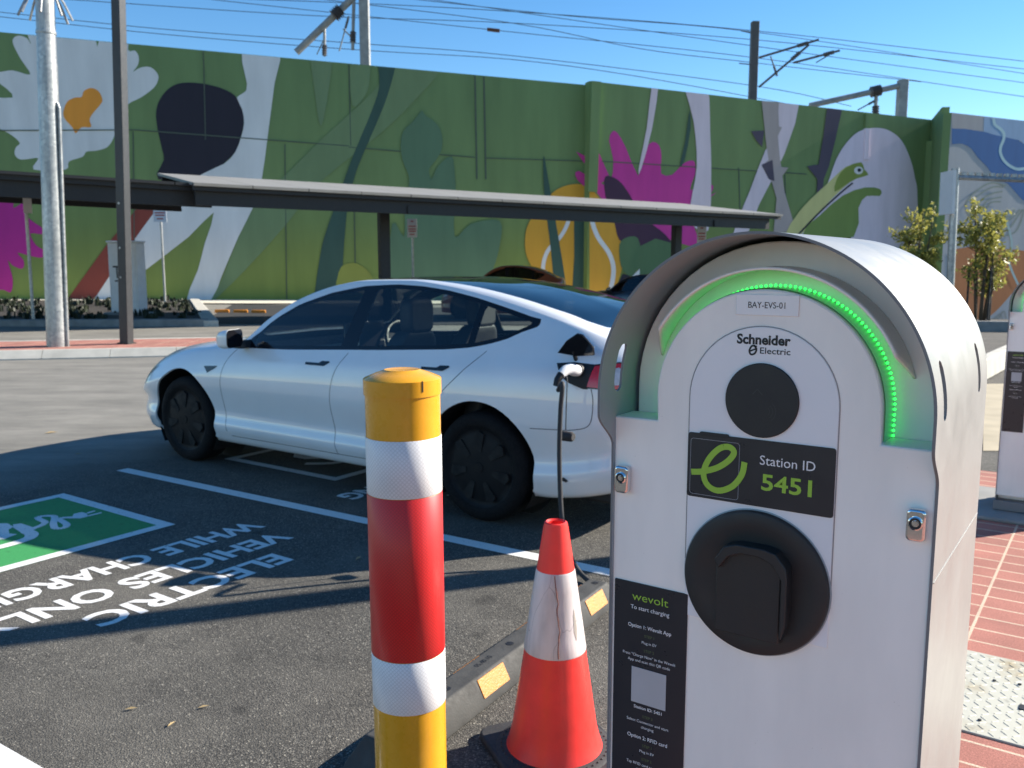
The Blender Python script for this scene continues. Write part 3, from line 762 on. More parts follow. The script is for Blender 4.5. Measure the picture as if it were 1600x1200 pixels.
mast("rail_mast", "stubby pale rail mast with low boom at the right end of the wall", 1411, 125, 13, M_mast,
     [((1265, 165), (1411, 133), 0.20), ((1369, 145), (1368, 176), 0.14), ((1340, 172), (1366, 158), 0.05)])
wires = [[(130, -8), (480, 2), (800, 18), (1178, 48), (1620, 98)], [(60, -4), (480, 24), (800, 36), (1178, 62), (1620, 110)], [(480, -4), (800, 36), (1000, 76), (1178, 98), (1440, 128)],
         [(-20, 17), (260, 46), (560, 68), (800, 87), (1178, 134), (1330, 166)], [(-20, 24), (260, 54), (560, 78), (800, 93), (1000, 120), (1260, 168)],
         [(300, -4), (800, 50), (1178, 90), (1620, 154)], [(700, 3), (1178, 72), (1620, 132)], [(620, -4), (900, 26), (1178, 50), (1620, 118)]]
for i, w in enumerate(wires):
    def ext(a, b, t): return (a[0] + (b[0] - a[0]) * t, a[1] + (b[1] - a[1]) * t)
    k0, k1 = 500 / (w[1][0] - w[0][0]), 700 / (w[-1][0] - w[-2][0])
    w = [ext(w[0], w[1], -k0)] + w + ([ext(w[-2], w[-1], 1 + k1)] if w[-1][0] > 1500 else [])
    bm = NB(); tube(bm, [P(x, y, RZ + 2 + 0.6 * i) for x, y in smooth_poly(w, 6, closed=False)], 0.026, 5)
    tag(build("overhead_wire", bm, M_wire), "thin overhead railway wire sagging across the blue sky", "wire", "overhead wires above the wall")
bm = NB(); c0 = P(771, 47); tube(bm, [c0 - Vector((.45, 0, -.05)), c0 + Vector((.45, 0, -.05))], 0.13, 8)
tag(build("wire_insulator", bm, simple("brown_porcelain", (0.10, 0.045, 0.03), 0.4)), "small brown insulator hanging in the overhead wires", "insulator")

# ------------------------------------------------------------------ poles on the island
def lean(o, deg): o.rotation_euler = (0, math.radians(deg), 0)
base = on_ground(90, 541, 0.147)
r = thing("galvanised_pole", "thick galvanised pole with wire ends sticking out near its top", "pole", base)
lean(r, 1.9)
bm = NB(); lathe(bm, [(0.168, 0), (0.165, 1.2), (0.165, 1.205), (0.160, 2.2), (0.155, 2.9), (0.150, 4.6), (0.143, 4.605), (0.138, 6.2), (0.130, 8.0)], 36, cap0=True, cap1=True)
build("shaft", bm, M_galv, r, smooth='angle')
bm = NB(); tube(bm, [(0.185, -0.03, 0.0), (0.182, -0.03, 3.9), (0.15, -0.03, 3.98)], 0.028, 10)
build("conduit", bm, M_galv, r)
for i in range(8):
    a = i * math.pi / 4 + 0.3; bm = NB()
    dirv = Vector((math.cos(a), math.sin(a), 0))
    tube(bm, [Vector((0, 0, 5.78)) + dirv * 0.13, Vector((0, 0, 5.55)) + dirv * 0.28, Vector((0, 0, 5.30)) + dirv * 0.40], 0.02, 6)
    build("wire_end", bm, M_galv, r)
bm = NB(); lathe(bm, [(0.172, 0.60), (0.172, 0.64)], 30); build("band", bm, M_galv, r)
bm = NB(); lathe(bm, [(0.150, 5.05), (0.152, 5.06), (0.152, 5.09), (0.150, 5.10)], 30); build("band", bm, M_galv, r)
base = on_ground(198, 537, 0.147)
r = thing("lamp_post", "dark square lamp post standing on the red paved island", "lamp post", base, math.radians(28))
r.rotation_euler = (0, math.radians(2.0), 0)
bm = NB(); Mz = Matrix.Rotation(math.radians(-15), 4, 'Z'); M_lamp = simple("dark_grey_pole_paint", (0.026, 0.028, 0.031), 0.42, var=0.15); box(bm, -0.082, 0.082, -0.082, 0.082, 0, 8.0, Mz)
build("shaft", bm, M_lamp, r, bevel=0.008)
bm = NB(); box(bm, -0.11, 0.11, -0.11, 0.11, 0, 0.02, Mz); build("base_plate", bm, M_black_metal, r)
for zz in (1.15, 1.65, 2.4):
    bm = NB(); tube(bm, [Mz @ Vector((-0.02, -0.081, zz)), Mz @ Vector((-0.02, -0.095, zz))], 0.02, 8); build("bolt", bm, M_galv, r)
# the lamp post outside the frame on the right, whose long shadow crosses the bay
r = thing("lamp_post", "slim dark lamp post beside the second charger, its shadow crossing the bay", "lamp post", Vector((4.45, 5.78, 0)))
bm = NB(); lathe(bm, [(0.11, 0), (0.105, 3), (0.10, 7.0)], 20, cap1=True); build("shaft", bm, M_black_metal, r, smooth='angle')
bm = NB(); box(bm, -0.18, 0.18, -0.2, 0.9, 7.0, 7.12); build("lamp_head", bm, M_black_metal, r, bevel=0.02)

# signs
M_sign_w = simple("white_sign_sheet", (0.66, 0.66, 0.66), 0.5, var=0.05)
M_sign_r = simple("red_ink", (0.42, 0.05, 0.05), 0.5)
def parking_sign(px, ytop, ybot, ybase, wpx, Z, lab, rz=0.0, edge=False):
    b = at_depth(px, 470, Z); g = gh(b.x, b.y); top = at_depth(px, ytop, Z).z; bot = at_depth(px, ybot, Z).z
    r = thing("parking_sign", lab, "sign", Vector((b.x, b.y, g)), rz, "parking signs on thin steel poles")
    bm = NB(); lathe(bm, [(0.04, -0.3), (0.04, top - g - 0.02)], 12, cap1=True); build("pole", bm, M_galv, r, smooth='angle')
    w = wpx / F * Z
    bm = NB(); box(bm, -w / 2, w / 2, -0.058, -0.045, bot - g, top - g); p = build("sign_plate", bm, M_sign_w, r)
    if edge: return r
    bm = NB(); MS = Matrix(((1, 0, 0, 0), (0, 0, -1, -0.062), (0, 1, 0, 0), (0, 0, 0, 1)))
    h = top - bot
    for k, (fy, ww) in enumerate(((0.86, 0.30), (0.60, 0.75), (0.45, 0.8), (0.33, 0.7), (0.16, 0.5))):
        flat(bm, [(-w * ww / 2, bot - g + h * fy - h * .03), (w * ww / 2, bot - g + h * fy - h * .03), (w * ww / 2, bot - g + h * fy + h * .03), (-w * ww / 2, bot - g + h * fy + h * .03)], 0, MS)
    build("print", bm, M_sign_r, p)
    return r
parking_sign(258, 315, 347, 475, 20, 31, "small parking sign on thin pole right of the dark lamp post")
parking_sign(646, 342, 371, 430, 15, 30, "small parking sign on thin pole right of the carport post")
parking_sign(1093, 352, 384, 400, 14, 33, "small parking sign just above the charger hood")
r = parking_sign(50, 281, 333, 497, 16, 22.6, "tall parking sign seen edge on beside the galvanised pole", rz=math.radians(78), edge=True)
lean(r, 0); r.rotation_euler = (0, math.radians(0.5), math.radians(74))

# roadside cabinet
cb = at_depth(196, 487, 25.5); g = gh(cb.x, cb.y)
r = thing("roadside_cabinet", "pale grey roadside cabinet standing behind the dark lamp post", "cabinet", Vector((cb.x, cb.y, g)), math.radians(-8))
M_cab = simple("pale_cabinet_paint", (0.72, 0.73, 0.75), 0.5, var=0.08)
bm = NB(); box(bm, -0.44, 0.44, 0, 0.45, 0.22, 2.20); build("cabinet_body", bm, M_cab, r, bevel=0.02)
bm = NB(); box(bm, -0.47, 0.47, -0.03, 0.48, 2.204, 2.26); build("cabinet_top", bm, M_cab, r, bevel=0.02)
bm = NB(); box(bm, -0.62, 0.62, -0.12, 0.55, -0.3, 0.215); build("plinth", bm, M_conc_d, r, bevel=0.02)
bm = NB(); box(bm, -0.38, -0.01, -0.015, -0.002, 0.35, 2.1); box(bm, 0.01, 0.38, -0.015, -0.002, 0.35, 2.1); build("cabinet_door", bm, M_cab, r, bevel=0.004)
bm = NB(); MS = Matrix(((1, 0, 0, 0), (0, 0, -1, -0.018), (0, 1, 0, 0), (0, 0, 0, 1)))
flat(bm, [(-0.30, 1.50), (-0.06, 1.50), (-0.06, 1.55), (-0.30, 1.55)], 0, MS); flat(bm, [(-0.2, 1.2), (-0.16, 1.2), (-0.16, 1.50), (-0.2, 1.50)], 0, MS); flat(bm, [(-0.26, 1.10), (-0.10, 1.10), (-0.10, 1.14), (-0.26, 1.14)], 0, MS)
build("lettering", bm, M_dark_ink, r)

# garden plants
def tuft_field(name, lab, n, region, h, mat, zf, seed):
    R = random.Random(seed); bm = NB()
    for i in range(n):
        x, y = region(R); z = zf(x, y); hh = h * R.uniform(0.5, 1.3)
        for k in range(9):
            a = R.uniform(0, 6.283); s = R.uniform(0.1, 0.5) * hh; w = R.uniform(0.02, 0.04)
            p = Vector((x + R.uniform(-.08, .08), y + R.uniform(-.08, .08), z)); d = Vector((math.cos(a), math.sin(a), 0)); sd = Vector((-d.y, d.x, 0)) * w
            m1 = p + d * s * 0.5 + Vector((0, 0, hh * 0.7)); m2 = p + d * s + Vector((0, 0, hh * R.uniform(0.7, 1.1)))
            v = [bm.verts.new(q) for q in (p - sd, p + sd, m1 + sd, m1 - sd, m2)]
            bm.faces.new(v[:4]); bm.faces.new((v[3], v[2], v[4]))
    return tag(build(name, bm, mat, recalc=False), lab, "plants", kind="stuff")
M_bush = simple("dark_bush_leaf", (0.018, 0.028, 0.011), 0.6, var=0.4, vscale=3)
def reg(R):
    t = R.random(); s = R.random()
    a = B0.lerp(B1, t) + Vector((0, .5, 0)); b = Ba.lerp(Bb, t) + Vector((-.3, -.3, 0)); p = a.lerp(b, s); return p.x, p.y
tuft_field("ground_cover", "low dark green strappy plants filling the garden bed", 330, reg, 0.20, M_bush, lambda x, y: 0.04, 3)

# ------------------------------------------------------------------ carport
th = math.radians(30); dC = Vector((math.cos(th), math.sin(th), 0)); nCp = Vector((-dC.y, dC.x, 0))
L0 = at_depth(302, 285, 21.0)
def at_line(x, y):      # point on the vertical plane through the near edge of the roof
    return on_plane(x, y, L0, nCp)
R0 = at_line(1224, 335)
def carport(name, lab, pL, pR, depth, rise, mat_top, posts, beam_px, grp="carports in front of the painted wall"):
    r = thing(name, lab, "carport", Vector((pL.x, pL.y, 0)), 0, grp); o = Vector((pL.x, pL.y, 0))
    e = (pR - pL); bm = NB()
    upv = nCp * depth + Vector((0, 0, rise)); nrm = e.cross(upv).normalized(); N = 14
    th_ = 0.07
    for i in range(N):
        a = pL - o + e * (i / N) + e.normalized() * 0.012; b = pL - o + e * ((i + 1) / N) - e.normalized() * 0.012
        q = [a, b, b + upv, a + upv]; v0 = [bm.verts.new(p - nrm * th_) for p in q]; v1 = [bm.verts.new(p) for p in q]
        bm.faces.new(v0[::-1]); bm.faces.new(v1)
        for k in range(4): bm.faces.new((v0[k], v0[(k + 1) % 4], v1[(k + 1) % 4], v1[k]))
    build("roof_sheet", bm, mat_top, r)
    bm = NB()
    def bar(p, q, w, h):
        t = (q - p).normalized(); s = t.cross(Vector((0, 0, 1))).normalized(); u_ = Vector((0, 0, 1))
        vs = [bm.verts.new(x + s * a * w / 2 + u_ * b * h / 2) for x in (p, q) for a, b in ((-1, -1), (1, -1), (1, 1), (-1, 1))]
        for f in ((0, 1, 2, 3), (4, 7, 6, 5), (0, 4, 5, 1), (1, 5, 6, 2), (2, 6, 7, 3), (3, 7, 4, 0)): bm.faces.new([vs[i] for i in f])
    for fr in (0.06, 0.5, 0.95):
        dz = -0.20 - 0.0
        hb = 0.46 if fr < .1 else .26
        bar(pL - o + upv * fr + Vector((0, 0, -.08 - hb / 2)) + e * .004, pR - o + upv * fr + Vector((0, 0, -.08 - hb / 2)) - e * .02, 0.12, hb)
    bar(pL - o + upv * 0.02 + nCp * .02 + Vector((0, 0, -0.10)), pR - o + upv * 0.02 + nCp * .02 + Vector((0, 0, -0.10)), 0.05, 0.16)
    build("purlin", bm, M_black_metal, r)
    for pp in posts:
        f = (pp - pL).dot(e.normalized()); base = pp - o + nCp * ((pp - (pL + nCp * depth * .42)).dot(nCp) * -1)
        base.z = (pL + e.normalized() * f - o).z
        w = base + o; g = gh(w.x, w.y); zt = base.z + rise * 0.42 - 0.30
        bm = NB(); box(bm, -0.15, 0.15, -0.12, 0.12, g - 0.2, zt, Matrix.Translation(Vector((base.x, base.y, 0))) @ Matrix.Rotation(th, 4, 'Z'))
        p_ = build("post", bm, M_black_metal, r, bevel=0.015)
        bm = NB(); 
        def arm(fr0, fr1):
            a = base * 1.0; a.z = zt - 0.1
            q0 = Vector((base.x, base.y, 0)) + nCp * depth * (fr0 - 0.42); q1 = Vector((base.x, base.y, 0)) + nCp * depth * (fr1 - 0.42)
            q0.z = base.z + rise * fr0 - 0.42; q1.z = base.z + rise * fr1 - 0.42
            t = (q1 - q0).normalized(); s = dC; 
            vs = [bm.verts.new(x + s * aa * 0.09 + Vector((0, 0, bb))) for x in (q0, q1) for aa, bb in ((-1, -0.10), (1, -0.10), (1, 0.10), (-1, 0.10))]
            for ff in ((0, 1, 2, 3), (4, 7, 6, 5), (0, 4, 5, 1), (1, 5, 6, 2), (2, 6, 7, 3), (3, 7, 4, 0)): bm.faces.new([vs[i] for i in ff])
        arm(0.04, 0.96); build("rafter", bm, M_black_metal, p_)
    return r
carport("carport", "long dark carport with pale pitched roof behind the white car", L0, R0, 5.2, 0.66, M_canopy_top, [on_plane(600, 380, L0 + nCp * 2.18, nCp), on_plane(1057, 380, L0 + nCp * 2.18, nCp)], None)
# left one: level, lower lit, seen from below
a = L0 - dC * 16 + Vector((0, 0, 0.42)) + nCp * 0.6; b = L0 + dC * 0.9 + Vector((0, 0, 0.02)) + nCp * 0.6
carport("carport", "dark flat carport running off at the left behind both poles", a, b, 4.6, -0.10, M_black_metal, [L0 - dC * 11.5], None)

# far yellow wheel stops in the bays by the wall
for i, x in enumerate((347, 376, 404)):
    p = on_ground(x, 488, -0.15); bm = NB()
    s = 0.24
    prism(bm, [(-s, -0.08), (s, -0.08), (s, 0.08), (-s, 0.08)], 0, 0.12, Matrix.Rotation(0.2, 4, 'Z'))
    tag(build("wheel_stop", bm, M_yellow_ref, loc=(p.x, p.y, gh(p.x, p.y)), bevel=0.02), "short yellow wheel stop far off in the shade by the wall", "wheel stop", "far yellow wheel stops")

# ------------------------------------------------------------------ cars
def pchip(xk, yk):
    xk = np.array(xk, float); yk = np.array(yk, float); h = np.diff(xk); d = np.diff(yk) / h; m = np.zeros_like(yk)
    for i in range(1, len(xk) - 1):
        if d[i - 1] * d[i] > 0:
            w1 = 2 * h[i] + h[i - 1]; w2 = h[i] + 2 * h[i - 1]; m[i] = (w1 + w2) / (w1 / d[i - 1] + w2 / d[i])
    m[0] = d[0]; m[-1] = d[-1]
    def f(x):
        i = int(np.clip(np.searchsorted(xk, x) - 1, 0, len(h) - 1)); t = (x - xk[i]) / h[i]
        t = min(1.0, max(0.0, t))
        return float((1 + 2 * t) * (1 - t) ** 2 * yk[i] + t * (1 - t) ** 2 * h[i] * m[i] + t * t * (3 - 2 * t) * yk[i + 1] + t * t * (t - 1) * h[i] * m[i + 1])
    return f
def K(*pairs):
    p = sorted(pairs); return pchip([a for a, _ in p], [b for _, b in p])
W_ = K((-.985, .47), (-.95, .64), (-.88, .745), (-.75, .83), (-.55, .885), (-.3, .912), (0, .925), (.6, .928), (1.5, .928), (2.3, .928), (2.9, .922), (3.15, .916), (3.3, .905), (3.42, .872), (3.55, .79), (3.65, .63), (3.70, .43), (3.715, .28))
ZC = K((-.985, .66), (-.965, .95), (-.94, 1.075), (-.88, 1.115), (-.75, 1.128), (-.62, 1.165), (-.4, 1.265), (-.3, 1.298), (0, 1.372), (.3, 1.418), (.6, 1.440), (.9, 1.447), (1.2, 1.440), (1.5, 1.403), (1.8, 1.29), (2.1, 1.13), (2.3, 1.02), (2.42, .990), (2.6, .975), (2.9, .935), (3.2, .873), (3.4, .812), (3.55, .745), (3.65, .68), (3.7, .61), (3.715, .55))
ZR = K((-.985, .65), (-.965, .93), (-.94, 1.05), (-.88, 1.085), (-.79, 1.10), (-.556, 1.17), (-.27, 1.245), (.14, 1.338), (.46, 1.393), (.8, 1.425), (1.2, 1.418), (1.49, 1.375), (1.77, 1.285), (2.02, 1.140), (2.23, .972), (2.32, .945), (2.45, .940), (2.6, .930), (2.9, .898), (3.2, .845), (3.4, .786), (3.55, .722), (3.65, .655), (3.7, .59), (3.715, .53))
WR = K((-.985, .25), (-.95, .47), (-.88, .56), (-.79, .61), (-.556, .63), (-.27, .625), (.14, .605), (.46, .585), (.8, .57), (1.2, .58), (1.49, .61), (1.77, .66), (2.02, .735), (2.23, .805), (2.4, .80), (2.6, .775), (2.9, .74), (3.2, .685), (3.4, .61), (3.55, .51), (3.65, .38), (3.7, .25), (3.715, .12))
ZBL = K((-.985, .63), (-.965, .86), (-.94, .96), (-.88, 1.01), (-.75, 1.03), (-.3, 1.035), (0, 1.025), (.3, 1.008), (.8, .985), (1.16, .968), (1.7, .945), (2.1, .925), (2.3, .912), (2.6, .890), (2.9, .850), (3.2, .785), (3.4, .722), (3.55, .66), (3.65, .60), (3.7, .545), (3.715, .50))
WBL = K((-.985, .40), (-.95, .57), (-.88, .67), (-.75, .735), (-.55, .775), (-.3, .805), (0, .825), (.3, .838), (.8, .845), (1.6, .852), (2.1, .855), (2.6, .848), (2.9, .84), (3.2, .815), (3.4, .76), (3.55, .66), (3.65, .50), (3.7, .33), (3.715, .18))
Z5 = K((-.985, .60), (-.95, .84), (-.88, .885), (-.6, .90), (0, .885), (.5, .865), (1.5, .835), (2.3, .80), (2.9, .735), (3.2, .665), (3.4, .605), (3.6, .53), (3.715, .45))
LIFT = K((-.985, .12), (-.93, .09), (-.8, .06), (-.6, .02), (-.4, 0), (2.9, 0), (3.3, .005), (3.55, .015), (3.7, .03), (3.715, .04))
_sec = {}
def section(x):
    k = round(x, 5)
    if k not in _sec:
        w = W_(x); l = LIFT(x); z5 = Z5(x)
        z4 = min(0.665, z5 - 0.06); q5 = min(.435 + l, z4 - .05); q4 = min(.335 + l, q5 - .035); q3 = min(.262 + l, q4 - .02); q2_ = min(.205 + l, q3 - .015); q1 = min(.19 + l, q2_)
        kk = sst(w, .3, .8)
        ctl = [(0, q1 - .002), (max(.02, w - .16), q1 - .001), (w - .075, q2_), (w - .040, q3), (w - .016, q4), (w - .016 - .022 * kk, q5), (w, z4), (w - .020, z5), (WBL(x), ZBL(x)), (WR(x), ZR(x)), (WR(x) * .93, ZR(x) + .6 * (ZC(x) - ZR(x)) * .55), (WR(x) * .55, ZR(x) + .78 * (ZC(x) - ZR(x))), (0, ZC(x))]
        tt = np.linspace(0, 1, len(ctl))
        fy = pchip(tt, [c[0] for c in ctl]); fz = pchip(tt, [c[1] for c in ctl])
        _sec[k] = (fy, fz)
    return _sec[k]
NC = 12.0
def surf(x, t):
    fy, fz = section(x); return Vector((x, fy(t), fz(t)))
def side_y(x, z):
    """outer half-width of the body at (x, z)"""
    lo, hi = 3 / NC, 9 / NC; fy, fz = section(x)
    for _ in range(26):
        m = (lo + hi) / 2
        if fz(m) < z: lo = m
        else: hi = m
    return fy((lo + hi) / 2)
def top_z(x, y):
    lo, hi = 9 / NC, 1.0; fy, fz = section(x)
    for _ in range(26):
        m = (lo + hi) / 2
        if fy(m) > abs(y): lo = m
        else: hi = m
    return fz((lo + hi) / 2)
def inside(p, poly):
    x, y = p; c = False
    for i in range(len(poly)):
        x1, y1 = poly[i - 1]; x2, y2 = poly[i]
        if (y1 > y) != (y2 > y) and x < (x2 - x1) * (y - y1) / (y2 - y1) + x1: c = not c
    return c
def nearest(p, poly):
    best = None; P_ = Vector(p)
    for i in range(len(poly)):
        a, b = Vector(poly[i - 1]), Vector(poly[i]); d = b - a
        t = max(0, min(1, (P_ - a).dot(d) / max(1e-12, d.dot(d)))); q = a + d * t; dd = (P_ - q).length
        if best is None or dd < best[0]: best = (dd, q)
    return best[1]
win_bot = [(2.125, .925 + .022), (1.705, .958), (1.158, .987), (.82, 1.004), (.307, 1.035), (.097, 1.058), (-.097, 1.105), (-.27, 1.192)]
win_top = [(-.27, 1.2), (-.038, 1.258), (.2, 1.312), (.448, 1.355), (.672, 1.378), (.897, 1.386), (1.181, 1.371), (1.461, 1.322), (1.738, 1.236), (1.944, 1.125), (2.10, .985)]
def ip(tab, x):
    t = sorted(tab); return float(np.interp(x, [a for a, _ in t], [b for _, b in t]))
def win(x0, x1, x0t=None, x1t=None, m=0.008):
    """outline of one pane between leaning edges"""
    x0t = x0 if x0t is None else x0t; x1t = x1 if x1t is None else x1t
    bot = [(x, ip(win_bot, x) + m) for x in np.linspace(x0, x1, 10)]
    top = [(x, ip(win_top, x) - m) for x in np.linspace(x1t, x0t, 14)]
    return [tuple(map(float, p)) for p in bot + top]
FRONT_WIN = win(1.185, 2.06, 1.16, 2.06)
REAR_WIN = win(0.145, 1.045, 0.165, 1.05)
QUARTER = win(-0.235, 0.105, -0.235, 0.125)
SURROUND = [tuple(map(float, p)) for p in [(x, ip(win_bot, x) - .018) for x in np.linspace(-.29, 2.165, 30)] + [(x, ip(win_top, x) + .014) for x in np.linspace(2.12, -.29, 34)]]
FRONT_DOOR = [(2.237, .915), (2.30, .85), (2.352, .75), (2.368, .60), (2.362, .45), (2.335, .30), (2.20, .268), (1.184, .268), (1.205, .40), (1.22, .60), (1.19, .80), (1.10, .952), (1.5, .938), (1.9, .922)]
REAR_DOOR = [(1.10, .952), (1.19, .80), (1.22, .60), (1.205, .40), (1.184, .268), (.47, .268), (.43, .40), (.40, .55), (.34, .68), (.25, .78), (.12, .90), (.03, .985), (-.01, 1.025), (.1, 1.035), (.35, 1.012), (.8, .984)]
ROOF_GLASS = [(2.33, 0), (2.32, .3), (2.27, .55), (2.17, .70), (1.98, .66), (1.75, .585), (1.49, .535), (1.2, .515), (.8, .51), (.4, .515), (0, .525), (-.3, .525), (-.5, .50), (-.6, .44), (-.66, .3), (-.68, 0)]
ROOF_POLY = ROOF_GLASS + [(x, -y) for x, y in ROOF_GLASS[::-1]]

M_tyre = simple("tyre_rubber", (0.006, 0.006, 0.007), 0.85, var=0.3, vscale=20, bump=0.3, bscale=90, spec=0.25)
M_rim = simple("dark_wheel_cover", (0.007, 0.0075, 0.009), 0.6, var=0.2, spec=0.2)
M_rim2 = simple("black_wheel_slot", (0.002, 0.002, 0.002), 0.8)
M_trim = simple("gloss_black_trim", (0.008, 0.008, 0.010), 0.12, var=0.1)
M_trim_m = simple("matt_black_trim", (0.010, 0.010, 0.011), 0.6, var=0.2)
M_seat = simple("black_seat_fabric", (0.014, 0.014, 0.016), 0.6)
M_inner = simple("dark_cabin_lining", (0.020, 0.020, 0.022), 0.8)
M_pale = simple("pale_cabin_trim", (0.45, 0.44, 0.42), 0.6)
M_seam = simple("panel_gap", (0.02, 0.02, 0.025), 0.8)
M_side_glass = mat_glass("tinted_side_glass", (0.80, 0.87, 0.85), 0.0)
M_dark_glass = mat_glass("dark_side_glass", (0.10, 0.11, 0.11), 0.0)
M_roof_glass = mat_glass("dark_roof_glass", (0.035, 0.040, 0.045), 0.03, 1.0)
M_red_lens = simple("red_lens", (0.60, 0.010, 0.016), 0.12, coat=1.0)
M_clear_lens = simple("clear_lens", (0.55, 0.55, 0.57), 0.1, coat=1.0, var=0.3, vscale=30)
M_mirror = simple("mirror_glass", (0.6, 0.62, 0.65), 0.03, metal=1.0, var=0.02)
M_chrome = simple("chrome", (0.75, 0.75, 0.76), 0.08, metal=1.0, var=0.05)
M_conn = simple("white_plastic", (0.72, 0.72, 0.72), 0.35, var=0.05)

def patch(bm, poly, off, n_sub=10, side=1):
    """polygon in (x, z) laid on the body side, off outward"""
    b2 = NB(); b2.faces.new([b2.verts.new((x, 0, z)) for x, z in poly])
    bmesh.ops.triangulate(b2, faces=b2.faces[:])
    bmesh.ops.subdivide_edges(b2, edges=b2.edges[:], cuts=n_sub, use_grid_fill=True)
    mp = {v: bm.verts.new((v.co.x, (side_y(v.co.x, v.co.z) + off) * side, v.co.z)) for v in b2.verts}
    for f in b2.faces: bm.faces.new([mp[v] for v in f.verts])
    b2.free()
def seam_tube(bm, pts, r=0.0023, off=-0.0006, side=1, n=5):
    P_ = smooth_poly(pts, 6, closed=False)
    tube(bm, [Vector((x, side * (side_y(x, z) + off), z)) for x, z in P_], r, n)

def make_car(name, lab, paint_m, fine=True, hero=True, glass=None):
    glass = glass or M_side_glass
    root = thing(name, lab, "car")
    step = 0.022 if fine else 0.06
    xs = list(np.arange(-.985, 3.7149, step)) + [3.715]
    xs = sorted(set([round(float(x), 5) for x in xs] + [-.975, -.955, 3.705, 3.69]))
    seg = [4, 3, 3, 4, 5, 10, 8, 8, 18, 4, 6, 6] if fine else [2, 2, 2, 2, 2, 3, 3, 3, 8, 2, 3, 3]
    ts = [0.0]
    for i, k in enumerate(seg):
        for j in range(1, k + 1): ts.append((i + j / k) / NC)
    T = len(ts)
    nx = len(xs)
    co = {}
    for i, x in enumerate(xs):
        fy, fz = section(x)
        for j, t in enumerate(ts):
            y, z = fy(t), fz(t)
            co[(i, j, 1)] = Vector((x, y, z)); co[(i, j, -1)] = Vector((x, -y, z))
    def key(i, j, s): return (i, j, 1) if j in (0, T - 1) else (i, j, s)
    faces = []
    for s in (1, -1):
        for i in range(nx - 1):
            for j in range(T - 1):
                q = [key(i, j, s), key(i + 1, j, s), key(i + 1, j + 1, s), key(i, j + 1, s)]
                faces.append((q if s == 1 else q[::-1], s, ts[j], (xs[i] + xs[i + 1]) / 2))
    AR = 0.385; AZ = 0.352
    def arch(cx): return [(cx + AR * math.cos(a), AZ + AR * math.sin(a)) for a in [k * 2 * math.pi / 48 for k in range(48)]]
    regs = [("door_f", 's', FRONT_DOOR), ("door_r", 's', REAR_DOOR), ("frame", 's', SURROUND), ("win_f", 's', FRONT_WIN), ("win_r", 's', REAR_WIN), ("win_q", 's', QUARTER),
            ("arch_f", 's', arch(2.866)), ("arch_r", 's', arch(0.0)), ("roof", 't', ROOF_POLY)]
    fid = [None] * len(faces)
    for nm, kind, poly in regs:
        bx = (min(p[0] for p in poly) - .05, max(p[0] for p in poly) + .05)
        hit = set()
        for fi, (q, s, t, xm) in enumerate(faces):
            if xm < bx[0] or xm > bx[1]: continue
            if kind == 's' and not (0.9 / NC < t < 9.0 / NC): continue
            if kind == 't' and t < 9.0 / NC - 1e-6: continue
            c = sum((co[k] for k in q), Vector()) / 4
            if inside((c.x, c.z) if kind == 's' else (c.x, c.y), poly): hit.add(fi)
        inv, outv = set(), set()
        for fi, (q, s, t, xm) in enumerate(faces):
            if xm < bx[0] - .1 or xm > bx[1] + .1: continue
            (inv if fi in hit else outv).update(q)
        for k in inv & outv:
            p = co[k]
            if kind == 's':
                q = nearest((p.x, p.z), poly)
                if q.y < 0.2: continue
                sy = side_y(q.x, q.y) if q.y > 0.24 else abs(p.y)
                if (q - Vector((p.x, p.z))).length < step * 1.6: co[k] = Vector((q.x, sy * k[2], q.y))
            else:
                q = nearest((p.x, p.y), poly)
                if (q - Vector((p.x, p.y))).length < step * 1.8: co[k] = Vector((q.x, q.y, top_z(q.x, q.y)))
        for fi in hit: fid[fi] = nm
    def emit(nm, pname, mats, parent, sel, solid=0.0):
        bm = NB(); vm = {}
        for fi, (q, s, t, xm) in enumerate(faces):
            if not sel(fid[fi], s): continue
            vv = []
            for k in q:
                if k not in vm: vm[k] = bm.verts.new(co[k])
                if vm[k] not in vv: vv.append(vm[k])
            if len(vv) >= 3:
                try: bm.faces.new(vv)
                except ValueError: pass
        if pname == "body":
            for i in (0, nx - 1):
                ring = [key(i, j, 1) for j in range(T)] + [key(i, j, -1) for j in range(T - 2, 0, -1)]
                vv = [vm[k] for k in ring if k in vm]
                try: bm.faces.new(vv)
                except ValueError: pass
        o = build(pname, bm, mats, parent, smooth=True)
        if solid:
            m = o.modifiers.new("solid", 'SOLIDIFY'); m.thickness = solid; m.offset = -1; m.material_offset = 1; m.material_offset_rim = 0
            o.modifiers.new('split', 'EDGE_SPLIT').split_angle = math.radians(50)
        return o
    pm = [paint_m, M_inner]
    body = emit("b", "body", pm, root, lambda f, s: f is None, 0.014)
    doors = {}
    for nm, lbl in (("door_f", "front_door"), ("door_r", "rear_door")):
        for s in (1, -1): doors[(nm, s)] = emit(nm, lbl, pm, root, lambda f, ss, nm=nm, s=s: f == nm and ss == s, 0.014)
    for s in (1, -1):
        fr = emit("frame", "window_surround", [M_trim, M_inner], root, lambda f, ss, s=s: f == "frame" and ss == s, 0.012)
        for nm, lbl in (("win_f", "front_side_window"), ("win_r", "rear_side_window"), ("win_q", "quarter_window")):
            emit(nm, lbl, [glass], fr, lambda f, ss, nm=nm, s=s: f == nm and ss == s)
    emit("roof", "glass_roof", [M_roof_glass], root, lambda f, s: f == "roof")
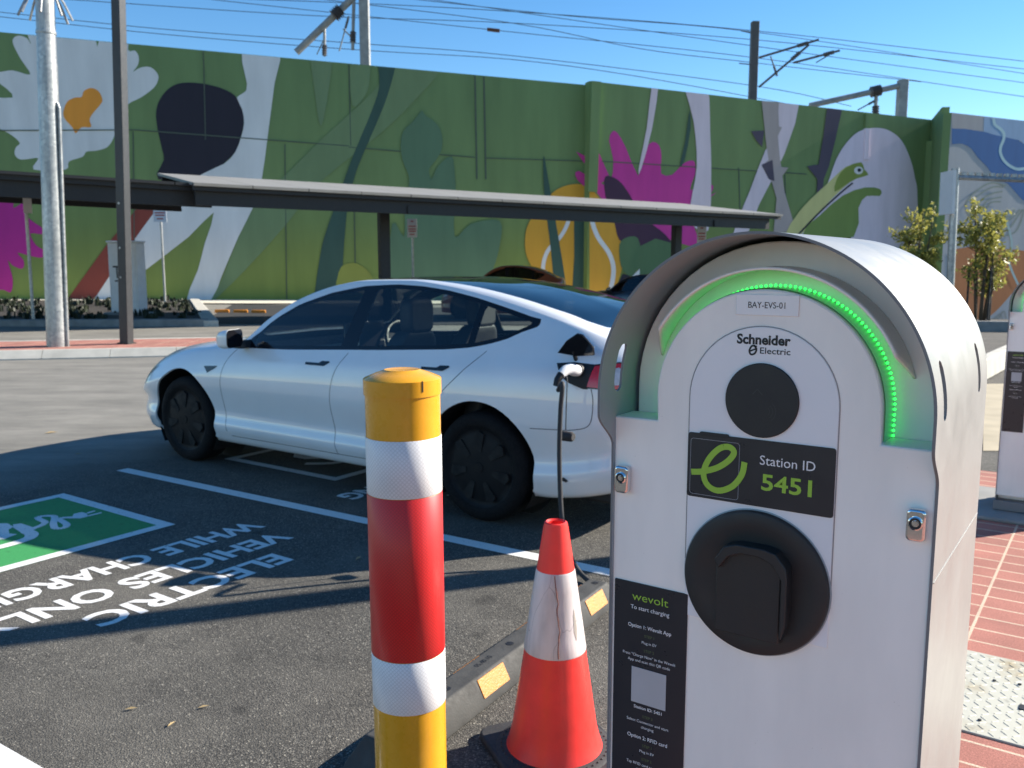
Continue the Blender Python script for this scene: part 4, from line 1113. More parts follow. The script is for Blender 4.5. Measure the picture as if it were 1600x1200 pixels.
    # wheel arch liners
    for cx in (0.0, 2.866):
        for s in (1, -1):
            bm = NB(); prof = []
            n = 40
            a0 = [Vector((cx + (AR + .004) * math.cos(k * 2 * math.pi / n), s * (side_y(min(3.7, cx + (AR + .004) * math.cos(k * 2 * math.pi / n)), max(.3, AZ + (AR + .004) * math.sin(k * 2 * math.pi / n))) - .022), AZ + (AR + .004) * math.sin(k * 2 * math.pi / n))) for k in range(n)]
            a1 = [Vector((p.x, s * 0.56, p.z)) for p in a0]
            va = [bm.verts.new(p) for p in a0]; vb = [bm.verts.new(p) for p in a1]
            for k in range(n):
                if a0[k].z > 0.13 or a0[(k + 1) % n].z > 0.13: bm.faces.new((va[k], va[(k + 1) % n], vb[(k + 1) % n], vb[k]))
            bm.faces.new(vb)
            build("arch_liner", bm, M_trim_m, root)
    # wheels
    for cx in (0.0, 2.866):
        for s in (1, -1):
            MW = Matrix.Translation((cx, s * 0.80, 0.334)) @ Matrix.Rotation(-math.pi / 2 * s, 4, 'X')
            MW = Matrix.Translation((cx, s * 0.782, 0.334)) @ (Matrix.Rotation(-math.pi / 2, 4, 'X') if s == 1 else Matrix.Rotation(math.pi / 2, 4, 'X'))
            # local z points outward
            bm = NB(); lathe(bm, [(0.235, -0.105), (0.29, -0.115), (0.322, -0.10), (0.333, -0.07), (0.334, 0.0), (0.333, 0.07), (0.322, 0.098), (0.30, 0.112), (0.27, 0.116), (0.248, 0.108), (0.238, 0.098)], 56, MW)
            wheel = build("wheel", bm, M_tyre, root, smooth=True)
            bm = NB(); lathe(bm, [(0.247, 0.106), (0.240, 0.104), (0.232, 0.090), (0.20, 0.100), (0.10, 0.108), (0.035, 0.110), (0.0001, 0.110)], 56, MW)
            rim = build("wheel_cover", bm, M_rim, wheel, smooth=True)
            if hero:
                bm = NB()
                for k in range(7):
                    a = k * 2 * math.pi / 7 + 0.25
                    pts = [(0.095, -0.018), (0.20, -0.042), (0.222, 0.0), (0.205, 0.028), (0.10, 0.012)]
                    R2 = Matrix.Rotation(a, 4, 'Z')
                    prism(bm, pts, 0.092, 0.1115, MW @ R2)
                build("slot", bm, M_rim2, rim, recalc=True)
                bm = NB(); prism(bm, disc(0, 0, 0.03, 24), 0.10, 0.114, MW); build("hub_cap", bm, M_rim, rim, bevel=0.002)
    # underside skirt / diffuser
    bm = NB(); box(bm, -.80, -.42, -.70, .70, .185, .26); build("rear_valance", bm, M_trim_m, root, bevel=0.02)
    # cabin: floor, seats, dash, wheel
    bm = NB(); box(bm, -.5, 2.45, -.80, .80, .24, .30); build("cabin_floor", bm, M_inner, root)
    bm = NB(); box(bm, -.75, -.12, -.72, .72, .3, .98); build("parcel_shelf", bm, M_inner, root, bevel=0.03)
    def seat(x, y, w=0.25, top=1.06, head=True):
        bm = NB()
        prism(bm, [(x - .02, .55), (x + .52, .58), (x + .54, .46), (x + .02, .40)], -w, w, Matrix(((1, 0, 0, 0), (0, 0, 1, y), (0, 1, 0, 0), (0, 0, 0, 1))))
        o = build("seat", bm, M_seat, root, bevel=0.04, segs=3)
        bm = NB()
        sec = [(.50, w), (.75, w * 1.0), (.92, w * .92), (1.02, w * .72), (top + .02, w * .5)]
        f0, b0 = [], []
        for z, ww in sec:
            xc = x + .02 - (z - .5) * .32
            f0.append([bm.verts.new((xc + .06, y + ww * e, z)) for e in (-1, -.6, 0, .6, 1)]); b0.append([bm.verts.new((xc - .08, y + ww * e, z)) for e in (-1, -.6, 0, .6, 1)])
        for i in range(len(sec) - 1):
            for k in range(4):
                bm.faces.new((f0[i][k], f0[i][k + 1], f0[i + 1][k + 1], f0[i + 1][k])); bm.faces.new((b0[i][k], b0[i + 1][k], b0[i + 1][k + 1], b0[i][k + 1]))
            bm.faces.new((f0[i][0], f0[i + 1][0], b0[i + 1][0], b0[i][0])); bm.faces.new((f0[i][4], b0[i][4], b0[i + 1][4], f0[i + 1][4]))
        bm.faces.new([*f0[-1], *b0[-1][::-1]])
        build("backrest", bm, M_seat, o, smooth=True, bevel=0.03)
        if head:
            bm = NB(); xc = x - .19; prism(bm, rrect(y - .13, y + .13, top + .0, top + .24, .06), xc - .06, xc + .05, Matrix(((0, 0, 1, 0), (1, 0, 0, 0), (0, 1, 0, 0), (0, 0, 0, 1))))
            build("headrest", bm, M_seat, o, bevel=0.03, segs=3)
    seat(1.12, .37); seat(1.12, -.37)
    seat(.22, .42, .30, 1.0, False); seat(.22, -.42, .30, 1.0, False)
    bm = NB(); prism(bm, [(1.95, .66), (2.42, .62), (2.42, .93), (2.2, .955), (1.97, .90)], -.74, .74, Matrix(((1, 0, 0, 0), (0, 0, 1, 0), (0, 1, 0, 0), (0, 0, 0, 1))))
    dash = build("dashboard", bm, M_inner, root, bevel=0.03)
    bm = NB(); box(bm, 1.965, 1.985, -.72, .72, .895, .912); build("dash_trim", bm, M_pale, dash)
    bm = NB(); box(bm, 1.78, 1.80, -.22, .22, .86, 1.09, Matrix.Identity(4)); build("touch_screen", bm, M_trim, root, bevel=0.006)
    bm = NB(); MWh = Matrix.Translation((1.72, -.37, .90)) @ Matrix.Rotation(math.radians(-68), 4, 'Y')
    tube(bm, [MWh @ Vector((.18 * math.cos(k * math.pi / 16), .18 * math.sin(k * math.pi / 16), 0)) for k in range(33)], .017, 8, caps=False)
    box(bm, -.03, .03, -.17, .17, -.015, .015, MWh); build("steering_wheel", bm, M_trim_m, root)
    # seams, handles, badge, mirrors
    for s in (1, -1):
        for q in (FRONT_DOOR[:6], FRONT_DOOR[7:12], REAR_DOOR[6:13], [(2.30, .268), (1.7, .268), (1.1, .268), (.47, .268)], [(-.37, .612), (-.5, .618), (-.63, .625), (-.72, .66), (-.735, .78), (-.72, .86)]):
            bm = NB(); seam_tube(bm, q, side=s); build("panel_gap", bm, M_seam, root)
        for nm, x0, x1, z in (("door_f", 1.238, 1.468, .868), ("door_r", .215, .435, .905)):
            bm = NB()
            pts = [(x1, z - .010), (x0 + .05, z - .010), (x0, z + .016), (x0 + .012, z + .024), (x0 + .075, z + .022), (x0 + .10, z + .008), (x1, z + .006)]
            a = [bm.verts.new((x, s * (side_y(x, zz) + .004), zz)) for x, zz in pts]; b = [bm.verts.new((x, s * (side_y(x, zz) - .004), zz)) for x, zz in pts]
            bm.faces.new(a); bm.faces.new(b[::-1])
            for k in range(len(pts)): bm.faces.new((a[k], a[(k + 1) % len(pts)], b[(k + 1) % len(pts)], b[k]))
            build("handle", bm, M_trim, doors[(nm, s)])
        bm = NB()
        pts = [(2.572, .775), (2.41, .785), (2.44, .765), (2.52, .728)]
        a = [bm.verts.new((x, s * (side_y(x, zz) + .004), zz)) for x, zz in pts]; b = [bm.verts.new((x, s * (side_y(x, zz) - .01), zz)) for x, zz in pts]
        bm.faces.new(a); bm.faces.new(b[::-1])
        for k in range(4): bm.faces.new((a[k], a[(k + 1) % 4], b[(k + 1) % 4], b[k]))
        build("side_camera", bm, M_trim, root)
        # door mirror: foot, cap, glass
        bm = NB(); prism(bm, [(2.10, .93), (2.19, .93), (2.17, .985), (2.12, .99)], .80, .94, Matrix(((1, 0, 0, 0), (0, 0, s, 0), (0, 1, 0, 0), (0, 0, 0, 1))))
        mir = build("door_mirror", bm, M_trim_m, root, bevel=0.01)
        bm = NB()
        ring = []
        for k, (dx, sc) in enumerate(((0.0, 1.0), (.05, .99), (.10, .84), (.135, .52), (.148, .12))):
            cy, cz = 1.0, 1.01
            pr_ = rrect(-.105 * sc, .105 * sc, -.066 * sc, .066 * sc, .04 * sc, 5)
            ring.append([bm.verts.new((2.085 + dx * .93 - yy * .37, s * (cy + dx * .37 + yy * .93 - .02 * dx / .1), cz - .01 * dx / .1 + zz)) for yy, zz in pr_])
        for q, w in zip(ring, ring[1:]):
            for k in range(len(q)): bm.faces.new((q[k], q[(k + 1) % len(q)], w[(k + 1) % len(q)], w[k]))
        bm.faces.new(ring[-1]); bm.faces.new(ring[0])
        build("mirror_cap", bm, paint_m, mir, smooth='angle')
        bm = NB(); pr_ = rrect(-.103, .103, -.064, .064, .039, 5)
        v0 = [bm.verts.new((2.083 - y * .37, s * (1.0 + y * .93), 1.01 + z)) for y, z in pr_]; v1 = [bm.verts.new((2.078 - y * .37, s * (.998 + y * .93), 1.01 + z)) for y, z in pr_]
        bm.faces.new(v0); bm.faces.new(v1[::-1])
        for k in range(len(pr_)): bm.faces.new((v0[k], v0[(k + 1) % len(pr_)], v1[(k + 1) % len(pr_)], v1[k]))
        build("mirror_glass", bm, M_trim, mir)
        bm = NB(); box(bm, 2.075, 2.20, s * .90 - .095, s * .90 + .20 if s == 1 else s * .90 + .095, .935, .948)
        # head light
        bm = NB(); patch(bm, [(3.58, .60), (3.50, .655), (3.36, .70), (3.22, .735), (3.24, .715), (3.36, .655), (3.50, .61)], .004, side=s); build("headlight", bm, M_clear_lens, root)
        # tail light
        bm = NB(); patch(bm, [(-.69, .86), (-.70, .92), (-.715, .988), (-.84, 1.003), (-.93, .965), (-.945, .86), (-.84, .852)], .003, side=s); tl = build("tail_light", bm, M_trim, root)
        bm = NB(); patch(bm, [(-.70, .868), (-.71, .92), (-.722, .98), (-.84, .996), (-.925, .958), (-.938, .868), (-.84, .858)], .006, side=s); build("red_lens", bm, M_red_lens, tl)
        bm = NB(); patch(bm, [(-.765, .892), (-.768, .953), (-.84, .974), (-.915, .945), (-.922, .885), (-.84, .880)], .009, side=s); build("clear_lens", bm, M_clear_lens, tl)
    return root, body

M_white_car = mat_car("white_car_paint", (0.76, 0.77, 0.78))
car, body = make_car("parked_car", "white sedan with black wheels plugged in to charge", M_white_car)
CARLOC = U * 3.10 + V * 5.0
CARROT = math.atan2(U.y, U.x)
car.location = CARLOC; car.rotation_euler = (0, 0, CARROT)
# open charge port on the left rear corner
bm = NB(); patch(bm, [(-.50, .986), (-.53, .945), (-.56, .91), (-.60, .884), (-.68, .855), (-.705, .855), (-.715, .988), (-.60, .996)], .004); 
port = build("charge_port", bm, M_trim_m, car)
bm = NB()
py = side_y(-.65, .99)
fl = [(-.495, 0), (-.57, .075), (-.645, .118), (-.68, .112), (-.735, .045), (-.732, 0), (-.62, -.012)]
MF = Matrix.Translation((0, py + .01, 1.045)) @ Matrix(((1, 0, 0, 0), (0, .35, 1, 0), (0, 1, -.35, 0), (0, 0, 0, 1)))
prism(bm, fl, 0, .012, MF)
flap = build("charge_flap", bm, M_trim, port, bevel=0.003)
bm = NB(); tube(bm, [(-.60, py - .02, .985), (-.60, py + .02, 1.06)], .012, 8); build("hinge_arm", bm, M_trim_m, flap)
# ding on the rear bumper
bm = NB(); patch(bm, [(-.545, .335), (-.575, .350), (-.60, .33), (-.585, .32)], .003); build("scuff", bm, M_seam, car)

# brown car and black car far off below the carport
M_brown = mat_car("copper_car_paint", (0.22, 0.055, 0.02)); M_black_car = mat_car("black_car_paint", (0.012, 0.012, 0.014))
car2, _ = make_car("parked_car", "copper coloured car parked under the carport beyond the white car", M_brown, fine=False, hero=False, glass=M_dark_glass)
p = at_depth(828, 440, 29.0); car2.location = (p.x + .3, p.y, gh(p.x, p.y)); car2.rotation_euler = (0, 0, math.radians(172)); car2.scale = (.86, .97, 1.23)
car3, _ = make_car("parked_car", "black car parked under the carport beside the charger hood", M_black_car, fine=False, hero=False, glass=M_dark_glass)
p = at_depth(1040, 440, 27.5); car3.location = (p.x + .35, p.y - .6, gh(p.x, p.y)); car3.rotation_euler = (0, 0, math.radians(150)); car3.scale = (.9, 1, 1.05)
for c in (car2, car3): c["group"] = "cars parked under the carport"

# ------------------------------------------------------------------ charging plug and cable
MC = Matrix.Translation(CARLOC) @ Matrix.Rotation(CARROT, 4, 'Z')
pl_root = thing("charging_cable", "black charging cable with white plug hanging from the white car", "cable", MC @ Vector((-.645, side_y(-.645, .95), .95)), CARROT)
bm = NB()
tube(bm, [(0, 0, 0), (0, .06, .012), (.0, .10, .022), (.005, .14, .018), (.012, .175, -.004)], [.030, .034, .031, .028, .024], 16)
build("plug", bm, M_conn, pl_root, smooth='angle')
bm = NB(); tube(bm, [(0.012, .172, -.002), (.018, .198, -.028), (.021, .21, -.06)], [.022, .02, .016], 12); build("plug_boot", bm, M_trim_m, pl_root, smooth='angle')
bm = NB(); tube(bm, [(0, -.012, 0), (0, .022, .004)], .036, 16)
build("plug_collar", bm, M_trim_m, pl_root, smooth='angle')
inv = Matrix.Translation(pl_root.location) @ Matrix.Rotation(CARROT, 4, 'Z'); inv.invert()
w0 = [MC @ Vector((-.643, side_y(-.66, .93) + .21, .87))]
def cab(x, y, v): return on_plane(x, y, V * v, V)
pts = [inv @ w0[0]]
for x, y, v in ((879, 600, 3.86), (876, 640, 3.845), (874, 700, 3.83), (875, 760, 3.81), (878, 810, 3.78), (886, 855, 3.72), (905, 893, 3.62)): pts.append(inv @ cab(x, y, v))
for x, y in ((932, 915), (960, 925)):
    pts.append(inv @ on_ground(x, y, 0.012))
pts.append(inv @ grid_pt(0.95, 2.9, .012)); pts.append(inv @ grid_pt(0.78, 1.8, .02)); pts.append(inv @ grid_pt(0.66, 1.4, .5)); pts.append(inv @ grid_pt(0.60, 1.3, .9))
def cat3(P_, n=8):
    out = []
    for i in range(len(P_) - 1):
        a, b, c, d = P_[max(i - 1, 0)], P_[i], P_[i + 1], P_[min(i + 2, len(P_) - 1)]
        for k in range(n):
            t = k / n; out.append(0.5 * (2 * b + (c - a) * t + (2 * a - 5 * b + 4 * c - d) * t * t + (3 * b - a - 3 * c + d) * t ** 3))
    out.append(P_[-1]); return out
bm = NB(); tube(bm, cat3(pts), .0125, 12); build("cord", bm, M_rubber, pl_root, smooth='angle')
# dangling plug cap on its tether
bm = NB(); a = Vector((.02, .12, -.02)); c_ = [inv @ cab(x, y, 3.93) for x, y in ((886, 592), (885, 630), (884, 672))]
tube(bm, cat3([a] + c_), .003, 6); build("tether", bm, M_rubber, pl_root)
bm = NB(); e = inv @ cab(888, 682, 3.93); tube(bm, [e + Vector((.035, 0, 0)), e + Vector((-.02, 0, 0)), e + Vector((-.032, 0, 0))], [.027, .027, .020], 16); build("plug_cap", bm, M_rubber, pl_root, smooth='angle')

# ------------------------------------------------------------------ charger
M_shell = simple("silver_grey_powdercoat", (0.30, 0.30, 0.29), 0.40, metal=0.15, var=0.10, vscale=5, bump=0.06, bscale=500)
M_front = simple("white_plastic_front", (0.87, 0.865, 0.86), 0.42, var=0.05, vscale=4, bump=0.05, bscale=400)
def mat_front():
    m = Mat("white_plastic_front"); vec = m.coord()
    v = m.new("ShaderNodeTexVoronoi"); v.inputs['Scale'].default_value = 160; m.lk(vec, v.inputs['Vector'])
    sp = m.ramp(v.outputs['Distance'], [(0.05, 1.0), (0.10, 0.0)]); pick = m.ramp(m.noise(vec, 45, 2), [(0.60, 0.0), (0.66, 0.5)])
    k = m.mix(1.0, sp, pick, 'MULTIPLY')
    smear = m.ramp(m.noise(m.coord((1, 1, .25)), 9, 6), [(0.35, 0.90), (0.6, 1.0)])
    m.base(m.mix(k, m.mix(1.0, (0.89, 0.855, 0.79), smear, 'MULTIPLY'), (0.28, 0.25, 0.21)))
    m.set(Roughness=m.ramp(m.noise(vec, 7, 5), [(0.3, 0.34), (0.7, 0.5)])); m.bump(m.noise(vec, 400, 2), 0.04, 0.002)
    return m.m
M_front = mat_front()
M_plate = simple("glossy_white_plate", (0.81, 0.81, 0.81), 0.16, var=0.04)
M_hood_in = simple("grey_hood_lining", (0.31, 0.345, 0.36), 0.6, var=0.1)
M_edge = simple("grey_sheet_edge", (0.17, 0.175, 0.18), 0.5)
M_disc = simple("matt_black_plastic", (0.016, 0.017, 0.018), 0.55, var=0.15, bump=0.05, bscale=300)
M_label = simple("dark_label_film", (0.022, 0.024, 0.030), 0.30, var=0.08)
M_led = mat_emit("green_led", (0.03, 0.88, 0.09), 1.15)
M_led_rim = Mat("green_diffuser"); M_led_rim.base((0.30, 0.55, 0.38)); M_led_rim.set(Roughness=0.4)
M_led_rim.b.inputs['Emission Color'].default_value = (0.02, 0.5, 0.06, 1); M_led_rim.b.inputs['Emission Strength'].default_value = 0.03; M_led_rim = M_led_rim.m
AC, ZCc, RH = 0.2155, 1.366, 0.2085
MFr = Matrix(((1, 0, 0, 0), (0, 0, 1, 0), (0, 1, 0, 0), (0, 0, 0, 1)))     # poly (a, z) extruded along depth
def arch_poly(ac, r, zc, zbot, n=28):
    return [(ac - r, zbot)] + [(ac - r * math.cos(t), zc + r * math.sin(t)) for t in [math.pi * k / n for k in range(n + 1)]] + [(ac + r, zbot)]
def make_charger(lab, station):
    r = thing("ev_charger", lab, "charger", U * 0.5896 + V * 1.0923, ROT, "white chargers in a row along the pavement")
    # body: lower cabinet and arched core
    bm = NB(); prism(bm, arch_poly(AC, RH - .006, ZCc, .17), .058, .352, MFr); build("cabinet_body", bm, M_front, r, bevel=.002)
    bm = NB()
    fp = [(.006, .20), (.006, 1.3265), (.0716, 1.3265)] + [(AC - .1455 * math.cos(t), 1.362 + .1455 * math.sin(t)) for t in [math.pi * k / 40 for k in range(41)]] + [(.3615, 1.3265), (.425, 1.3265), (.425, .20)]
    prism(bm, fp, 0.0, .056, MFr); front = build("front_panel", bm, M_front, r, bevel=.0025)
    # hood: sheet metal arch with slots, tapering into the side sheets
    ss = []
    zb = .17
    path = []          # (a, z) down the left side, over, down the right
    for k in range(34): path.append((AC - RH, zb + (ZCc - zb) * k / 34))
    nA_ = 72
    for k in range(nA_ + 1):
        t = math.pi * k / nA_; path.append((AC - RH * math.cos(t), ZCc + RH * math.sin(t)))
    for k in range(33, -1, -1): path.append((AC + RH, zb + (ZCc - zb) * k / 34))
    # refine straight parts near the taper and the slots
    extra = []
    for q, w in zip(path, path[1:]):
        extra.append(q)
        L_ = math.hypot(w[0] - q[0], w[1] - q[1])
        if q[1] > 1.2 and L_ > .012:
            m = int(L_ / .006)
            for k in range(1, m): extra.append((q[0] + (w[0] - q[0]) * k / m, q[1] + (w[1] - q[1]) * k / m))
    path = extra + [path[-1]]
    def d_front(z):
        return -.004 - .042 * sst(z, 1.285, 1.335)
    ds = [0, .25, .5, .72, .9, 1.0]
    dd_fix = [-.012, -.008, -.004, 0.0, .006, .012, .017, .021, .025, .06, .12, .18, .245, .262, .268, .274, .281, .288, .294, .30, .33, .36]
    bm = NB(); rows = []
    for (a, z) in path:
        f = d_front(z); row = [f] + [f + (-.012 - f) * k / 4 if f < -.016 else f + (.012 - f) * 0 for k in range(1, 1)]
        cols = [f, f + (min(-.0125, f) - f) * .0 + .0005]
        cols = [f] + [max(f + .0004 * (k + 1), d) for k, d in enumerate(dd_fix)]
        rows.append([bm.verts.new((a, d, z)) for d in cols])
    def slot(p):
        # vertical rounded slot on the sheet flank
        for d0, d1 in ((-.0125, .0235), (.262, .298)):
            cx = (d0 + d1) / 2; rr = (d1 - d0) / 2 * .62
            zz0, zz1 = 1.372, 1.418
            zc_ = min(max(p.z, zz0), zz1)
            if math.hypot(p.y - cx, (p.z - zc_)) < rr: return True
        return False
    for q, w in zip(rows, rows[1:]):
        for k in range(len(q) - 1):
            c = (q[k].co + q[k + 1].co + w[k].co + w[k + 1].co) / 4
            if slot(c): continue
            bm.faces.new((q[k], q[k + 1], w[k + 1], w[k]))
    for v_ in [v_ for v_ in bm.verts if not v_.link_faces]: bm.verts.remove(v_)
    # snap slot rims onto the rounded outline
    for v_ in bm.verts:
        if v_.is_boundary and v_.co.z > 1.34 and v_.co.z < 1.45 and -.03 < v_.co.y < .31 and v_.co.y > d_front(v_.co.z) + .004 and v_.co.y < .35:
            for d0, d1 in ((-.0125, .0235), (.262, .298)):
                cx = (d0 + d1) / 2; rr = (d1 - d0) / 2 * .62; zc_ = min(max(v_.co.z, 1.372), 1.418)
                e = Vector((v_.co.y - cx, v_.co.z - zc_))
                if 1e-6 < e.length < rr * 1.9:
                    e *= rr / e.length; nz = zc_ + e.y; v_.co.y = cx + e.x
                    sg = -1 if v_.co.x < AC else 1
                    v_.co.z = nz
                    if nz > ZCc: v_.co.x = AC + sg * math.sqrt(max(0, RH ** 2 - (nz - ZCc) ** 2))
                    break
    hood = build("hood", bm, [M_shell, M_hood_in, M_edge], r, smooth=True)
    # make the outside face outward
    me = hood.data; bmn = bmesh.new(); bmn.from_mesh(me); bmn.faces.ensure_lookup_table()
    f0 = max(bmn.faces, key=lambda f: f.calc_center_median().z)
    if f0.normal.z < 0: bmesh.ops.reverse_faces(bmn, faces=bmn.faces)
    bmn.to_mesh(me); bmn.free()
    so = hood.modifiers.new("solid", 'SOLIDIFY'); so.thickness = .0035; so.offset = 1; so.material_offset = 1; so.material_offset_rim = 2
    hood.modifiers.new("ev", 'EDGE_SPLIT').split_angle = math.radians(40)
    # side seam and back
    bm = NB(); prism(bm, arch_poly(AC, RH - .001, ZCc, .17), .3525, .36, MFr); build("back_panel", bm, M_shell, r)
    bm = NB(); box(bm, AC + RH + .0034, AC + RH + .0046, 0.0, .358, 1.1695, 1.1705); build("side_seam", bm, M_shell, r)
    # arched visor above the light
    bm = NB(); V0, V1 = math.radians(24), math.radians(148)
    rr = []
    for k in range(41):
        t = k / 40
        row = []
        for j in range(7):
            s = j / 6                     # 0 at recess, 1 at front edge
            e0 = math.radians(3) * (1 - s) ; a0 = V0 - math.radians(14) * (1 - s) + e0; a1 = V1 + math.radians(16) * (1 - s)
            an = a0 + (a1 - a0) * t; d = .058 - .056 * s; R_ = .171 - .0015 * s
            row.append(bm.verts.new((AC + R_ * math.cos(an), d, 1.362 + R_ * math.sin(an))))
        rr.append(row)
    for q, w in zip(rr, rr[1:]):
        for j in range(6): bm.faces.new((q[j], w[j], w[j + 1], q[j + 1]))
    vis = build("light_visor", bm, M_front, r, smooth=True)
    so = vis.modifiers.new("solid", 'SOLIDIFY'); so.thickness = .0035; so.offset = 1
    # lit rim and leds
    bm = NB(); q0, q1 = [], []
    pth = [(AC - .1470, 1.3275)] + [(AC - .1470 * math.cos(t), 1.362 + .1470 * math.sin(t)) for t in [math.pi * k / 60 for k in range(61)]] + [(AC + .1470, 1.3275)]
    for a, z in pth: q0.append(bm.verts.new((a, .010, z))); q1.append(bm.verts.new((a, .0575, z)))
    for i in range(len(pth) - 1): bm.faces.new((q0[i], q0[i + 1], q1[i + 1], q1[i]))
    build("light_diffuser", bm, M_led_rim, r, smooth=True, recalc=True)
    bm = NB(); n_led = 84
    for k in range(n_led):
        L_ = .034 + math.pi * .1495 + .034; s = L_ * (k + .5) / n_led
        if s < .034: a, z = AC - .1495, 1.3275 + s
        elif s > L_ - .034: a, z = AC + .1495, 1.3275 + (L_ - s)
        else:
            t = (s - .034) / .1495; a, z = AC - .1495 * math.cos(t), 1.362 + .1495 * math.sin(t)
        bmesh.ops.create_icosphere(bm, subdivisions=1, radius=.0021, matrix=Matrix.Translation((a, .047, z)))
    led = build("led_strip", bm, M_led, r)
    # gloss plate, sensor, label, socket
    bm = NB(); prism(bm, arch_poly(AC, .0965, 1.364, 1.06), -.0012, 0.0002, MFr); plate = build("front_plate", bm, M_plate, r, bevel=.0008)
    bm = NB()
    ap = arch_poly(AC, .0972, 1.364, 1.14)
    tube(bm, [Vector((a, -.0004, z)) for a, z in ap], .0007, 6); build("plate_groove", bm, simple("groove_grey", (.33, .32, .31), .6), plate)
    bm = NB(); prism(bm, disc(.2165, 1.3670, .0478, 64), -.0042, -.0013, MFr); sen = build("card_reader", bm, M_disc, r, bevel=.0012)
    bm = NB(); stroke(bm, [(.205, 1.3745), (.2115, 1.3815), (.218, 1.3745)], .0012, -.0045, MFr)
    for k, rad in enumerate((.006, .010, .014)): stroke(bm, [(.222 + rad * math.cos(t), 1.354 + rad * math.sin(t)) for t in [-.9 + i * .3 for i in range(7)]], .0009, -.0045, MFr)
    build("card_symbol", bm, simple("embossed_grey", (.028, .03, .032), .4), sen, recalc=False)
    bm = NB(); prism(bm, rrect(.1185, .3115, 1.2288, 1.3162, .004), -.0024, -.0014, MFr); lb = build("station_label", bm, M_label, r)
    bm = NB(); prism(bm, rrect(.135, .175, 1.3135, 1.3185, .002), -.0036, -.0014, MFr); build("label_tab", bm, M_disc, lb)
    e_px = [(1080, 737), (1098, 736.5), (1120, 731), (1138, 720), (1147, 707), (1139, 698.5), (1124, 701), (1108, 717), (1099.5, 738), (1105, 757), (1122, 766.5), (1144, 760), (1159, 742), (1163.5, 722)]
    e_az = []
    for x, y in e_px:
        g = on_plane(x, y, V * (1.0923 - .003), V); e_az.append((.5896 - g.dot(U), g.z))
    e_pts = smooth_poly(e_az, 7, closed=False)
    bm = NB(); stroke(bm, e_pts[:40], .0080, -.0030, MFr); build("e_emblem", bm, M_green_ink, lb, recalc=False)
    bm = NB(); stroke(bm, e_pts[39:], .0080, -.0033, MFr); build("e_emblem", bm, M_green_ink, lb, recalc=False)
    bm = NB(); o_ = rrect(.1228, .1902, 1.2330, 1.3085, .004); stroke(bm, o_ + [o_[0]], .0006, -.0028, MFr); build("emblem_frame", bm, M_grey_ink, lb, recalc=False)
    bm = NB(); text(bm, "Station ID", .0128, .2525, 1.2845, -.0028, MFr, width=.0700); build("lettering", bm, M_white_ink, lb, recalc=False)
    bm = NB(); text(bm, station, .0215, .2525, 1.2520, -.0028, MFr, bold=.02, width=.0640); build("number", bm, M_green_ink, lb, recalc=False)
    # socket: round bezel with a flap
    MS_ = Matrix.Translation((.2160, 0, 1.1265)) @ Matrix(((1, 0, 0, 0), (0, 0, -1, 0), (0, 1, 0, 0), (0, 0, 0, 1)))
    bm = NB(); lathe(bm, [(.0965, .0), (.0965, .004), (.0950, .0075), (.0915, .0090), (.075, .0075), (.058, .0045), (.0001, .0035)], 96, MS_); so_ = build("socket", bm, M_disc, r, smooth='angle')
    bm = NB(); lathe(bm, [(.0982, .0), (.0982, .0018), (.0964, .0022)], 96, MS_); build("bezel_rim", bm, M_hood_in, so_, smooth='angle')
    hood_p = [(-.0465, -.060), (-.0465, .026), (-.036, .044), (-.018, .050), (.018, .050), (.036, .044), (.0465, .026), (.0465, -.060), (.036, -.072), (-.036, -.072)]
    hx = [(-.0465 + .006, .018), (-.0465, .030), (-.034, .049), (-.017, .0545), (.018, .0545), (.034, .051), (.0475, .034), (.0495, .020), (.0495, -.040), (.0445, -.060), (.042, -.058), (.042, .018), (.030, .036), (.012, .043), (-.012, .043), (-.028, .036)]
    bm = NB(); prism(bm, hx, .002, .0265, MS_); build("flap_shroud", bm, M_disc, so_, bevel=.0015)
    fp2 = [(-.0465, -.070), (-.0465, .020), (-.034, .040), (-.016, .0455), (.016, .0455), (.034, .040), (.040, .024), (.040, -.070)]
    bm = NB(); prism(bm, fp2, .002, .0190, MS_); build("flap", bm, M_disc, so_, bevel=.002)
    # locks
    for a, z in ((.0235, 1.2385), (.4065, 1.2385)):
        bm = NB(); prism(bm, rrect(a - .0108, a + .0108, z - .0195, z + .0195, .006), -.0125, 0, MFr); lk_ = build("lock", bm, M_chrome, r, bevel=.003, segs=3)
        bm = NB(); ML = Matrix.Translation((a, 0, z + .003)) @ Matrix(((1, 0, 0, 0), (0, 0, -1, 0), (0, 1, 0, 0), (0, 0, 0, 1)))
        lathe(bm, [(.0082, .0125), (.0082, .0142), (.0068, .0150), (.0062, .0138), (.0034, .0138), (.0030, .0148), (.0001, .0148)], 32, ML); box(bm, -.0007, .0007, -.0035, .0035, .0135, .0150, ML); build("key_barrel", bm, M_chrome, lk_, smooth='angle')
        bm = NB(); lathe(bm, [(.0062, .01405), (.0040, .01405)], 32, ML); build("keyway", bm, M_disc, lk_)
    # bay name sticker, maker's lettering
    bm = NB(); prism(bm, [(.1785, 1.4748), (.2582, 1.4748), (.2582, 1.5008), (.1785, 1.5008)], -.0016, -.0002, MFr); nm_ = build("bay_name_plate", bm, M_plate, r, bevel=.0005)
    bm = NB(); text(bm, "BAY-EVS-01", .0082, .2180, 1.4840, -.0020, MFr, width=.0470); build("lettering", bm, M_dark_ink, nm_, recalc=False)
    bm = NB()
    text(bm, "Schneider", .0125, .2155, 1.4385, -.0016, MFr, bold=.035, width=.0690)
    text(bm, "Electric", .0082, .2310, 1.4268, -.0016, MFr, bold=.008, width=.0385)
